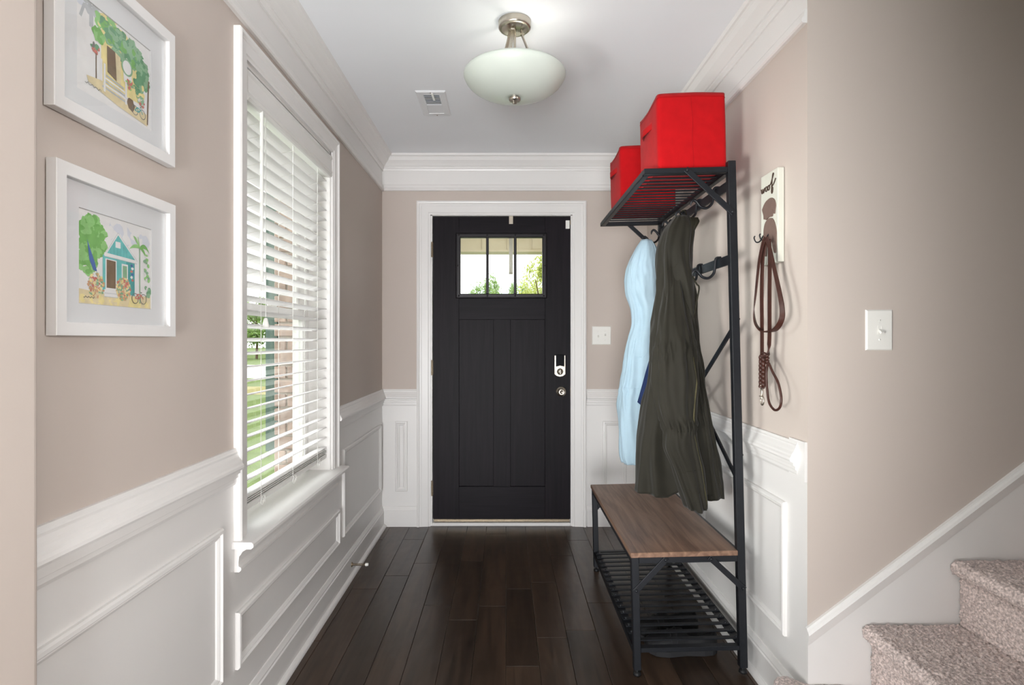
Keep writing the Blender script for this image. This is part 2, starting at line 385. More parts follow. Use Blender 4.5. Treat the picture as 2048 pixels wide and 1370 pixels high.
# stair wall (faces the camera, right)
b = MB(); b.box((XR + 0.12, YR, 0), (3.2, YR + 0.12, ZC)); b.box((XR, YR, 0.0), (XR + 0.12, YR - 0.0005, ZC)); struct(b.build('wall_stair', 'wall_paint'))
b = MB(); b.box((0.31, -3.4, 0), (0.43, -0.06, ZC)); struct(b.build('wall_fill_block', 'wall_paint'))  # unseen partition, added to keep the fill off the stair wall
b = MB(); b.box((3.2, -3.5, 0), (3.3, YR + 0.12, ZC)); struct(b.build('wall_side_block', 'wall_paint'))  # unseen side wall, added to cut sky light on the stair wall
b = MB(); b.box((-3.2, -3.5, 0), (3.2, -3.4, ZC)); struct(b.build('wall_front', 'wall_paint'))  # unseen wall behind the camera, added to shut out frontal sky light

# trims: crown, frieze band, chair rail, baseboard
CROWN = [(0, 2.350), (0.008, 2.350), (0.011, 2.360), (0.016, 2.366), (0.016, 2.375), (0.022, 2.377), (0.034, 2.392), (0.050, 2.408), (0.060, 2.425), (0.066, 2.431), (0.074, 2.433), (0.080, 2.445), (0, 2.445)]
BAND = [(0, 2.217), (0.012, 2.217), (0.017, 2.222), (0.017, 2.231), (0.010, 2.238), (0.008, 2.254), (0.003, 2.262), (0, 2.262)]
RAIL = [(0, 0.907), (0.008, 0.907), (0.010, 0.899), (0.013, 0.896), (0.013, 0.890), (0.018, 0.882), (0.021, 0.875), (0.026, 0.868), (0.028, 0.862), (0.032, 0.857), (0.033, 0.850), (0.030, 0.844),
        (0.021, 0.841), (0.021, 0.832), (0.015, 0.829), (0.015, 0.819), (0.010, 0.816), (0.010, 0.806), (0.006, 0.797), (0, 0.797)]
BASE = [(0, 0), (0.016, 0), (0.016, 0.104), (0.012, 0.108), (0.012, 0.114), (0.008, 0.122), (0.004, 0.131), (0, 0.132)]
SHOE = [(0.016, 0)] + [(0.016 + 0.017 * math.cos(a), 0.019 * math.sin(a)) for a in np.linspace(0, math.pi / 2, 6)]
ntrim = [0]
def trim(parts, m='trim_paint', name=None):
    ntrim[0] += 1; b = MB()
    for prof, fn, t0, t1 in parts: b.prism(prof, fn, t0, t1)
    return struct(b.build(name or 'trim_%d' % ntrim[0], m))
trim([(CROWN, LW, 0.96, YB)]); trim([(CROWN, BW, XL, XR)]); trim([(CROWN, RW, YR, YB)])
trim([(BAND, LW, 0.96, YB)]); trim([(BAND, BW, XL, XR)]); trim([(BAND, RW, YR, YB)])
trim([(RAIL, LW, 0.96, 1.745)]); trim([(RAIL, LW, 2.785, YB)])
trim([(RAIL, BW, XL, -0.586)]); trim([(RAIL, BW, 0.532, XR)])
plate = [(0, 0.914), (0.008, 0.914), (0.009, 0.790), (0, 0.790)]
trim([(RAIL, RW, 1.845, YB), (plate, RW, YR, 1.90)])
trim([(BASE, LW, 0.96, YB), (SHOE, LW, 0.96, YB)], name='baseboard_left')
trim([(BASE, BW, XL, -0.59), (BASE, BW, 0.535, XR)], name='baseboard_back')
trim([(BASE, RW, YR, YB), (SHOE, RW, 1.86, YB)], name='baseboard_right')
# skirt board and its sloped cap along the stair
sl = 0.757; zk = lambda x: 0.344 + (x - 0.933) * sl
b = MB(); b.prism([(XR - 0.004, 0), (3.0, 0), (3.0, zk(3.0) - 0.03), (XR - 0.004, zk(XR) - 0.03)], lambda p, q, t: (p, t, q), YR - 0.012, YR + 0.001)
struct(b.build('trim_20', 'trim_paint'))
capp = [(0, 0), (0, -0.052), (0.014, -0.052), (0.016, -0.044), (0.018, -0.036), (0.022, -0.018), (0.018, -0.010), (0.012, -0.006), (0.009, 0)]
b = MB(); b.prism(capp, lambda d, q, t: (t, YR - d, zk(t) + q), XR - 0.006, 3.0); struct(b.build('trim_21', 'trim_paint'))

# ------------------------------------------------------------------ window
win = struct(thing('window_1', (XL - 0.1, (WY0 + WY1) / 2, WZ0)))
CAS = [(0, 0), (0, 0.021), (0.006, 0.024), (0.013, 0.023), (0.017, 0.018), (0.021, 0.0175), (0.024, 0.0155), (0.056, 0.0135), (0.060, 0.0105), (0.070, 0.010), (0.070, 0)]
MB().frame(WY0 - 0.07, WY1 + 0.07, WZ0 + 0.02, WZ1 + 0.070, [(u * (1 if u == 0 else 1), d) for u, d in CAS], LW, True).build('casing', 'trim_paint', win)
b = MB(); b.box((-0.99, WY0 - 0.001, WZ0), (XL, WY0 + 0.012, WZ1)); b.box((-0.99, WY1 - 0.012, WZ0), (XL, WY1 + 0.001, WZ1)); b.box((-0.99, WY0, WZ1 - 0.012), (XL, WY1, WZ1 + 0.001)); b.build('jamb', 'trim_paint', win)
stool = [(XL - 0.16, 0.606), (-0.762, 0.606), (-0.755, 0.612), (-0.755, 0.621), (-0.761, 0.627), (XL - 0.16, 0.627)]
b = MB(); b.box((XL - 0.16, WY0 + 0.001, 0.606), (XL, WY1 - 0.001, 0.627)); b.prism([(max(p, XL - 0.0), q) for p, q in stool], lambda p, q, t: (p, t, q), 1.733, 2.797); b.build('sill', 'trim_paint', win)
apron = [(0, 0.606), (0.040, 0.606), (0.034, 0.598), (0.024, 0.592), (0.018, 0.582), (0.014, 0.578), (0.012, 0.560), (0.012, 0.548), (0.020, 0.544), (0.020, 0.536), (0.014, 0.530), (0, 0.530)]
b = MB(); b.prism(apron, LW, 1.752, 2.778); b.build('apron', 'trim_paint', win)
fr = MB()
for y0, y1, z0, z1 in ((WY0 + 0.012, WY0 + 0.04, WZ0, WZ1), (WY1 - 0.04, WY1 - 0.012, WZ0, WZ1), (WY0, WY1, WZ0 + 0.02, WZ0 + 0.045), (WY0, WY1, WZ1 - 0.04, WZ1 - 0.012)):
    fr.box((-0.985, y0, z0), (-0.92, y1, z1))
fr.build('window_frame', 'trim_paint', win)
MEET = 1.345
for nm, x0, z0, z1 in (('lower_sash', -0.945, WZ0 + 0.045, MEET + 0.02), ('upper_sash', -0.972, MEET - 0.02, WZ1 - 0.04)):
    b = MB(); b.frame(WY0 + 0.04, WY1 - 0.04, z0, z1, [(0, 0), (0, 0.024), (0.032, 0.024), (0.036, 0.018), (0.036, 0)], lambda d, z, t: (x0 + d, t, z))
    s = b.build(nm, 'trim_paint', win)
    b = MB(); b.box((x0 + 0.009, WY0 + 0.07, z0 + 0.03), (x0 + 0.012, WY1 - 0.07, z1 - 0.03)); b.build('pane', 'pane_glass', s)
b = MB(); b.chamfer((-0.925, 2.24, MEET + 0.018), (-0.905, 2.30, MEET + 0.035), 0.004); b.build('sash_lock', 'white_plastic', win)

# venetian blind
bl = thing('window_blind', (XL - 0.04, (WY0 + WY1) / 2, 0.69), 'white two inch slat blind lowered over the left wall window', 'blind')
val = [(-0.885, 2.087), (-0.822, 2.087), (-0.812, 2.085), (-0.809, 2.075), (-0.813, 2.067), (-0.813, 2.020), (-0.809, 2.012), (-0.813, 2.004), (-0.809, 1.997), (-0.814, 1.990), (-0.822, 1.988), (-0.885, 1.998)]
MB().prism(val, lambda p, q, t: (p, t, q), WY0 + 0.014, WY1 - 0.014).build('valance', 'blind_white', bl)
sl_prof = []
for i in range(6):
    u = i / 5; sl_prof.append((-0.834 - 0.050 * u, 0.0 - 0.010 * u + 0.0035 * math.sin(math.pi * u)))
sl_prof = sl_prof + [(p, q - 0.0028) for p, q in sl_prof[::-1]]
b = MB(); b.prism(sl_prof, lambda p, q, t: (p, t, q), WY0 + 0.018, WY1 - 0.018)
proto = None; z = 1.972; zs = []
while z > 0.735: zs.append(z); z -= 0.0458
for i, z in enumerate(zs):
    if proto is None: proto = b.build('slat', 'blind_slat', bl, fix=True); o = proto; base = Vector(o.location)
    else: o = proto.copy(); COL.objects.link(o); o.parent = bl
    o.location = base + Vector((0, 0, z))
b = MB()
for k in range(3): b.prism([(p, q + 0.726 - k * 0.007) for p, q in sl_prof], lambda p, q, t: (p, t, q), WY0 + 0.018, WY1 - 0.018)
b.chamfer((-0.886, WY0 + 0.018, 0.682), (-0.834, WY1 - 0.018, 0.702), 0.004); b.build('bottom_rail', 'blind_white', bl)
for y in (1.97, 2.265, 2.56):
    b = MB()
    for x in (-0.832, -0.888): b.tube([(x, y, 1.99), (x, y, 0.70)], 0.0011, 5)
    for z in zs: b.tube([(-0.832, y, z - 0.002), (-0.888, y, z - 0.014)], 0.0008, 4)
    b.tube(catmull([(-0.832, y, 0.70), (-0.828, y + 0.014, 0.687), (-0.828, y + 0.004, 0.672), (-0.828, y - 0.012, 0.684), (-0.828, y, 0.70), (-0.828, y + 0.02, 0.70), (-0.828, y + 0.022, 0.678)], 5), 0.0014, 5)
    b.build('ladder_cord', 'cord_white', bl)
MB().tube([(-0.815, 1.935, 1.995), (-0.815, 1.935, 1.425)], 0.0055, 6).build('wand', 'cord_white', bl)
b = MB(); b.tube([(-0.818, 1.975, 1.995), (-0.818, 1.975, 1.31)], 0.0012, 5); c = b.build('pull_cord', 'cord_white', bl)
b = MB(); b.lathe([(0.004, 0.032), (0.007, 0.028), (0.010, 0.010), (0.0125, 0), (0.010, -0.001)], (-0.818, 1.975, 1.275), 'z', 14); b.build('tassel', 'white_plastic', c)

# ------------------------------------------------------------------ front door
door = struct(thing('door_1', ((DX0 + DX1) / 2, YB, 0)))
DCAS = [(0, 0), (0, 0.022), (0.008, 0.025), (0.016, 0.023), (0.020, 0.018), (0.030, 0.0175), (0.034, 0.0155), (0.074, 0.0135), (0.079, 0.0105), (0.090, 0.0100), (0.090, 0)]
MB().frame(DX0 - 0.084, DX1 + 0.084, 0, DZ1 + 0.077, DCAS, BW, True).build('casing', 'trim_paint', door)
b = MB()
b.box((DX0, YB - 0.001, 0), (DX0 + 0.017, YB + 0.15, DZ1)); b.box((DX1 - 0.017, YB - 0.001, 0), (DX1, YB + 0.15, DZ1)); b.box((DX0, YB - 0.001, DZ1 - 0.017), (DX1, YB + 0.15, DZ1)); b.build('jamb', 'trim_paint', door)
b = MB(); b.chamfer((DX0 + 0.017, YB - 0.005, 0), (DX1 - 0.017, YB + 0.14, 0.022), 0.003); b.build('threshold', 'trim_paint', door)
D0, D1, DZ0, DZT = -0.485, 0.427, 0.042, 2.052
YD, YE = YB + 0.014, YB + 0.058
b = MB(); b.chamfer((D0 + 0.004, YD - 0.002, 0.024), (D1 - 0.004, YE, 0.042), 0.002); b.build('door_sweep', 'hinge_bronze', door)
dz = lambda py: CH - (py - VY) / 300.9
dx = lambda px: (px - VX) / 300.9
gx0, gx1, gz0, gz1 = dx(916), dx(1089), dz(592), dz(470)         # light opening in the slab
px0, px1 = dx(918), dx(1090)
def piece(name, x0, x1, z0, z1, m, y0=YD, y1=YE, c=0.0012): return MB().chamfer((x0, y0, z0), (x1, y1, z1), c).build(name, m, door)
piece('stile', D0, px0, DZ0, DZT, 'door_wood'); piece('stile', px1, D1, DZ0, DZT, 'door_wood')
piece('top_rail', px0, px1, gz1, DZT, 'door_wood_across')
piece('lock_rail', px0, px1, dz(639), gz0, 'door_wood_across')
piece('bottom_rail', px0, px1, DZ0, dz(973), 'door_wood_across')
piece('mullion', dx(987), dx(1021), dz(973), dz(639), 'door_wood')
piece('panel', px0, dx(987), dz(973), dz(639), 'door_wood', YD + 0.010, YE - 0.010); piece('panel', dx(1021), px1, dz(973), dz(639), 'door_wood', YD + 0.010, YE - 0.010)
DW = lambda d, z, t: (t, YD - d, z)
b = MB(); b.frame(dx(911.5), dx(1094), dz(597), dz(466), [(0, -0.004), (0, 0.004), (0.003, 0.007), (0.006, 0.004), (0.008, 0.004), (0.010, 0.006), (0.026, 0.006), (0.031, 0.003), (0.031, -0.03)], DW)
gf = b.build('glazing_frame', 'door_iron', door)
for x in (dx(914.8 + 3), dx(975), dx(1030.5), dx(1087.5)):
    for z in (dz(591.5), dz(470.5)):
        b = MB(); b.lathe([(0.0062, 0.0), (0.0058, 0.003), (0.003, 0.0048), (0.0005, 0.005)], (x, YD - 0.006, z), 'y', 10); b.build('bolt', 'door_iron', gf)
for x in (dx(915.5), dx(1090)):
    b = MB(); b.lathe([(0.0062, 0.0), (0.0058, 0.003), (0.003, 0.0048), (0.0005, 0.005)], (x, YD - 0.006, dz(531)), 'y', 10); b.build('bolt', 'door_iron', gf)
for px in (974.8, 1030.4):
    b = MB(); b.chamfer((dx(px) - 0.009, YD - 0.004, dz(588)), (dx(px) + 0.009, YD + 0.03, dz(473)), 0.003); b.build('muntin', 'door_iron', door)
for a, c in ((921, 972.5), (977, 1028), (1033, 1084)):
    b = MB(); b.box((dx(a) - 0.004, YD + 0.018, dz(588)), (dx(c) + 0.004, YD + 0.022, dz(473))); b.build('pane', 'pane_glass', door)
for py in (500, 735, 975):
    z = dz(py); b = MB(); b.tube([(D0 - 0.004, YB - 0.006, z - 0.05), (D0 - 0.004, YB - 0.006, z + 0.05)], 0.0065, 8)
    b.box((D0 - 0.012, YD - 0.001, z - 0.048), (D0 + 0.002, YD + 0.002, z + 0.048)); b.build('hinge', 'hinge_bronze', door)
# deadbolt and knob
kx = dx(1119.5); b = MB()
poly = [(-0.035, dz(711)), (0.035, dz(711)), (0.035, dz(748)), (0.02, dz(751.5)), (0, dz(753)), (-0.02, dz(751.5)), (-0.035, dz(748))]
b.prism([(p + kx, q) for p, q in poly], lambda p, q, t: (p, t, q), YD - 0.016, YD); db = b.build('deadbolt', 'nickel', door, bevel=0.002)
b = MB(); arc = [(kx + 0.028 * math.cos(a), 0) for a in (0,)]
b.prism([(kx - 0.028, dz(709.5)), (kx + 0.028, dz(709.5)), (kx + 0.028, dz(733)), (kx, dz(731)), (kx - 0.028, dz(733))], lambda p, q, t: (p, t, q), YD - 0.024, YD - 0.012); b.build('battery_cover', 'gloss_black', db, bevel=0.004)
b = MB(); b.lathe([(0.021, 0.016), (0.021, 0.020), (0.017, 0.023), (0.016, 0.026), (0.002, 0.027)], (kx, YD, dz(743)), 'y', 24); b.chamfer((kx - 0.004, YD - 0.040, dz(743) - 0.016), (kx + 0.004, YD - 0.024, dz(743) + 0.016), 0.002); b.build('thumb_turn', 'nickel', db)
kn = dx(1122); b = MB(); b.lathe([(0.034, 0.0), (0.034, 0.004), (0.030, 0.009), (0.014, 0.012), (0.011, 0.026), (0.020, 0.034), (0.027, 0.044), (0.0265, 0.052), (0.020, 0.058), (0.010, 0.060), (0.009, 0.0585), (0.001, 0.0585)], (kn, YD, dz(783)), 'y', 32)
b.build('knob', 'nickel', door)
b = MB(); b.chamfer((D1 - 0.003, YD + 0.004, dz(783) - 0.028), (D1 + 0.003, YE - 0.004, dz(783) + 0.028), 0.001); b.build('latch_plate', 'hinge_bronze', door)

sn = thing('door_sensor', (dx(1135), YD - 0.006, dz(458)), 'small white contact sensor stuck at the top right of the dark door', 'sensor')
b = MB(); b.chamfer((dx(1131), YD - 0.013, dz(458)), (dx(1139), YD - 0.0005, dz(441.5)), 0.002); b.build('body', 'white_plastic', sn)
b = MB(); b.chamfer((dx(1139.4), YD - 0.018, dz(450)), (dx(1141), YD - 0.004, dz(441)), 0.0005); b.build('magnet', 'hinge_bronze', sn)
wh = MB()
wx = dx(1022); strip = [(wx, YD - 0.003, dz(448)), (wx, YD - 0.003, DZT + 0.003), (wx, YE + 0.003, DZT + 0.003), (wx, YE + 0.004, dz(543)), (wx, YE + 0.028, dz(546)), (wx, YE + 0.034, dz(538))]
for p, q in zip(strip[:-1], strip[1:]):
    t = (Vector(q) - Vector(p)).normalized(); wh.bar(Vector(p) - t * 0.0005, Vector(q) + t * 0.0005, 0.0016, 0.026, up=(1, 0, 0))
o = wh.build('wreath_hanger', 'tape'); tag(o, 'beige metal wreath hanger strip hooked over the top of the dark door', 'hanger')

# spring door stop on the left baseboard
ds = thing('door_stop', (-0.803, 3.02, 0.063), 'little spring door stop with white tip on the left baseboard', 'door stop')
b = MB(); b.lathe([(0.013, 0), (0.012, 0.003), (0.006, 0.008)], (-0.8035, 3.02, 0.063), 'x', 16); b.build('base', 'hinge_bronze', ds)
pts = [(-0.797 + 0.066 * i / 140, 3.02 + 0.0055 * math.cos(i * 0.62), 0.063 + 0.0055 * math.sin(i * 0.62)) for i in range(141)]
b = MB(); b.tube(pts, 0.0016, 5); b.build('spring', 'hinge_bronze', ds)
b = MB(); b.lathe([(0.008, 0), (0.0085, 0.008), (0.007, 0.015), (0.002, 0.016)], (-0.732, 3.02, 0.063), 'x', 14); b.build('tip', 'white_plastic', ds)

# ------------------------------------------------------------------ ceiling light and vent
lx, ly = 0.033, 2.21
cl = thing('ceiling_light', (lx, ly, ZC), 'semi flush ceiling light with frosted white glass bowl and nickel arms', 'ceiling light')
MB().lathe([(0.002, 2.418), (0.046, 2.418), (0.049, 2.415), (0.056, 2.415), (0.061, 2.419), (0.062, 2.424), (0.062, ZC)], (lx, ly, 0), 'z', 48).build('canopy', 'nickel', cl)
for k, a in enumerate((2.35, 4.45, 0.25)):
    ca, sa = math.cos(a), math.sin(a)
    pts = [(lx + ca * 0.024, ly + sa * 0.024, 2.416), (lx + ca * 0.030, ly + sa * 0.030, 2.395), (lx + ca * 0.095, ly + sa * 0.095, 2.245), (lx + ca * 0.10, ly + sa * 0.10, 2.19)]
    b = MB()
    for p, q in zip(pts[:-1], pts[1:]): b.bar(p, q, 0.004, 0.013, up=(-sa, ca, 0))
    b.box((lx + ca * 0.03 - 0.007, ly + sa * 0.03 - 0.007, 2.396), (lx + ca * 0.03 + 0.007, ly + sa * 0.03 + 0.007, 2.402)); b.build('arm', 'nickel', cl)
MB().tube([(lx, ly, 2.416), (lx, ly, 2.155)], 0.005, 10).build('stem', 'nickel', cl)
outer = [(0.185, 2.268), (0.191, 2.266), (0.1945, 2.258), (0.193, 2.246), (0.187, 2.229), (0.177, 2.211), (0.163, 2.194), (0.144, 2.178), (0.121, 2.164), (0.096, 2.153), (0.070, 2.145), (0.042, 2.139), (0.012, 2.137)]
outer = [(r, 2.153 + (z - 2.137) * 0.733) for r, z in outer]
inner = [(max(0.010, r - 0.004), z + 0.004) for r, z in outer[::-1]]
MB().lathe(outer + inner + outer[:1], (lx, ly, 0), 'z', 64, cap=False).build('glass_bowl', 'lamp_glass', cl)
b = MB(); b.lathe([(0.022, 2.156), (0.022, 2.145), (0.020, 2.143), (0.0075, 2.143), (0.0075, 2.132), (0.001, 2.131)], (lx, ly, 0), 'z', 28); b.build('finial', 'nickel', cl)
lamp('ceiling_bulb', 'POINT', (lx + 0.05, ly, 2.235), (lx, ly, 0), 0.6, (1.0, 0.94, 0.88), shadow_soft_size=0.03)

vx0, vx1, vy0, vy1 = -0.443, -0.295, 2.82, 3.123
vt = thing('ceiling_vent', ((vx0 + vx1) / 2, (vy0 + vy1) / 2, ZC), 'white rectangular ceiling register with grey louvres left of the light', 'vent')
b = MB(); b.frame(vx0, vx1, vy0, vy1, [(0, 0), (0, 0.002), (0.006, 0.007), (0.034, 0.007), (0.036, 0.002), (0.036, 0)], lambda d, z, t: (t, z, ZC - d)); b.build('frame', 'vent_metal', vt)
ym = vy0 + 0.036 + 0.125
b = MB(); b.box((vx0 + 0.034, vy0 + 0.034, ZC - 0.0015), (vx1 - 0.034, ym, ZC - 0.0005)); b.build('duct_shade', 'vent_dark', vt)  # flat dark sheet standing in for the shade behind the louvres
b = MB(); b.box((vx0 + 0.034, ym, ZC - 0.005), (vx1 - 0.034, vy1 - 0.034, ZC - 0.001)); b.build('damper_plate', 'vent_metal', vt)
for i in range(9):
    y = vy0 + 0.042 + i * 0.0135
    b = MB(); b.bar((vx0 + 0.034, y, ZC - 0.0045), (vx1 - 0.034, y, ZC - 0.0045), 0.0075, 0.0012, up=(0, -0.6, 1)); b.build('louver', 'vent_metal', vt)
b = MB(); b.bar((-0.362, vy0 + 0.012, ZC - 0.010), (-0.358, vy0 + 0.075, ZC - 0.016), 0.010, 0.003); b.build('lever', 'white_plastic', vt)
for yy in (vy0 + 0.010, vy1 - 0.010):
    b = MB(); b.lathe([(0.004, 0), (0.003, -0.002), (0.0005, -0.0022)], ((vx0 + vx1) / 2, yy, ZC - 0.0065), 'z', 8); b.build('screw', 'hinge_bronze', vt)

# ------------------------------------------------------------------ switches
def switch(name, cx, cz, w, h, fn, toggles, label):
    p = fn(0, cz, cx); root = thing(name, p, label, 'light switch')
    b = MB(); b.frame(cx - w / 2, cx + w / 2, cz - h / 2, cz + h / 2, [(0, 0), (0, 0.002), (0.004, 0.006), (w / 2 - 0.001, 0.0065)], fn)
    q = [fn(0.0065, z, t) for t, z in ((cx - 0.001, cz - h / 2 + w / 2), (cx + 0.001, cz - h / 2 + w / 2), (cx + 0.001, cz + h / 2 - w / 2), (cx - 0.001, cz + h / 2 - w / 2))]
    b.add(q, [(0, 1, 2, 3)]); b.build('plate', 'white_plastic', root)
    for tx, up in toggles:
        a, d = fn(0, 0, 0), fn(1, 0, 0); n = (Vector(d) - Vector(a)).normalized()
        b = MB(); b.frame(tx - 0.006, tx + 0.006, cz - 0.013, cz + 0.013, [(0, 0.006), (0, 0.0075), (0.0015, 0.0075), (0.0015, 0.004)], fn)
        c0 = Vector(fn(0.004, cz, tx)); c1 = c0 + n * 0.016 + Vector((0, 0, 0.010 if up else -0.010)); b.bar(c0, c1, 0.0085, 0.008); b.build('toggle', 'white_plastic', root)
        for s in (-1, 1):
            b = MB(); b.lathe([(0.0034, 0), (0.0030, 0.0012), (0.0004, 0.0014)], fn(0.0062, cz + s * 0.030, tx), 'y', 10); b.build('screw', 'white_plastic', root)
switch('light_switch', (1757 - VX) * YR / F, CH - (660 - VY) * YR / F, 0.083, 0.126, SW, [((1757 - VX) * YR / F, False)], 'white single toggle switch plate on the beige wall above the stairs')
cx = (1203 - VX) * YB / F; switch('light_switch', cx, CH - (671 - VY) * YB / F, 0.125, 0.121, BW, [(cx - 0.023, False), (cx + 0.023, True)], 'white double toggle switch plate beside the dark front door')

# ------------------------------------------------------------------ pictures
def picture(y0, y1, z0, z1, art, label):
    root = thing('framed_picture', (XL, (y0 + y1) / 2, z0), label, 'picture')
    b = MB(); b.frame(y0, y1, z0, z1, [(0, 0.003), (0, 0.021), (0.001, 0.022), (0.024, 0.022), (0.025, 0.021), (0.025, 0.006), (0.025, 0.003)], LW); b.build('frame', 'frame_white', root)
    a0, a1, c0, c1 = y0 + 0.072, y1 - 0.074, z0 + 0.062, z1 - 0.072
    b = MB(); b.frame(y0 + 0.022, y1 - 0.022, z0 + 0.022, z1 - 0.022, [(0, 0.006), (0, 0.0075), (a0 - y0 - 0.022, 0.0075)], lambda d, z, t: (XL + d, t, z))
    b = MB(); H = 0.0085
    for r in ((y0 + 0.02, a0, z0 + 0.02, z1 - 0.02), (a1, y1 - 0.02, z0 + 0.02, z1 - 0.02), (a0, a1, z0 + 0.02, c0), (a0, a1, c1, z1 - 0.02)):
        b.box((XL + 0.006, r[0], r[2]), (XL + H, r[1], r[3]))
    b.build('mat', 'mat_board', root)
    b = MB(); b.frame(a0 - 0.0004, a1 + 0.0004, c0 - 0.0004, c1 + 0.0004, [(0, H), (0.0014, H - 0.002), (0.0014, H - 0.0026), (0, H - 0.0026)], LW); b.build('mat_edge', 'mat_bevel', root)
    art(root, a0, a1, c0, c1)
    b = MB(); b.box((XL + 0.0125, y0 + 0.022, z0 + 0.022), (XL + 0.0135, y1 - 0.022, z1 - 0.022)); b.build('glass', 'picture_glass', root)
PM = ['p_white', 'p_green', 'p_green2', 'p_teal', 'p_teal2', 'p_brown', 'p_sand', 'p_orange', 'p_red', 'p_yellow', 'p_blue', 'p_grey', 'p_ink', 'p_sage', 'p_deep', 'p_lilac']
MI = {n: i for i, n in enumerate(PM)}
class Print:
    def __init__(s, a0, a1, c0, c1, seed): s.b = MB(); s.r = (a0, a1, c0, c1); s.k = 0; s.rng = random.Random(seed)
    def P(s, u, v):
        a0, a1, c0, c1 = s.r; u = min(max(u, 0), 1); v = min(max(v, 0), 1)
        return (XL + 0.0062 + s.k * 0.0000018, a0 + (a1 - a0) * u, c1 - (c1 - c0) * v)
    def poly(s, pts, m): s.k += 1; s.b.add([s.P(u, v) for u, v in pts], [tuple(range(len(pts)))], MI[m])
    def blob(s, u, v, ru, rv, m, n=12, w=0.25):
        s.poly([(u + ru * math.cos(a) * (1 + s.rng.uniform(-w, w)), v + rv * math.sin(a) * (1 + s.rng.uniform(-w, w))) for a in np.linspace(0, 2 * math.pi, n, endpoint=False)], m)
    def cluster(s, u, v, ru, rv, ms, n, r):
        for _ in range(n):
            a, q = s.rng.uniform(0, 6.28), math.sqrt(s.rng.random()); s.blob(u + ru * q * math.cos(a), v + rv * q * math.sin(a), r * s.rng.uniform(.6, 1.3), r * s.rng.uniform(.6, 1.3), s.rng.choice(ms), 9)
    def line(s, pts, w, m):
        for (u0, v0), (u1, v1) in zip(pts[:-1], pts[1:]):
            L = math.hypot(u1 - u0, v1 - v0) or 1; nx, ny = -(v1 - v0) / L * w / 2, (u1 - u0) / L * w / 2
            s.poly([(u0 + nx, v0 + ny), (u1 + nx, v1 + ny), (u1 - nx, v1 - ny), (u0 - nx, v0 - ny)], m)
    def ring(s, u, v, r, w, m): s.line([(u + r * .8 * math.cos(a), v + r * math.sin(a)) for a in np.linspace(0, 2 * math.pi, 17)], w, m)
    def frond(s, u, v, du, dv, droop, w, m):
        pts = [(u + du * t, v + dv * t + droop * t * t) for t in np.linspace(0, 1, 7)]
        up = [(p, q - w * math.sin(math.pi * min(1, .15 + .85 * i / 6))) for i, (p, q) in enumerate(pts)]
        s.poly(up + [(p, q + w * .6 * math.sin(math.pi * min(1, .1 + .9 * i / 6))) for i, (p, q) in enumerate(pts)][::-1], m)
def bike(p, u, v, s, m):
    p.ring(u, v, s, .008, 'p_ink'); p.ring(u + s * 2.1, v, s, .008, 'p_ink')
    p.line([(u, v), (u + s * .6, v - s * .9), (u + s * 1.5, v - s * .8), (u + s * 1.0, v), (u, v)], .012, m)
    p.line([(u + s * .6, v - s * .9), (u + s * 1.0, v), (u + s * 1.5, v - s * .8), (u + s * 2.1, v)], .012, m); p.line([(u + s * 1.35, v - s * 1.35), (u + s * 1.7, v - s * 1.25)], .012, 'p_ink')
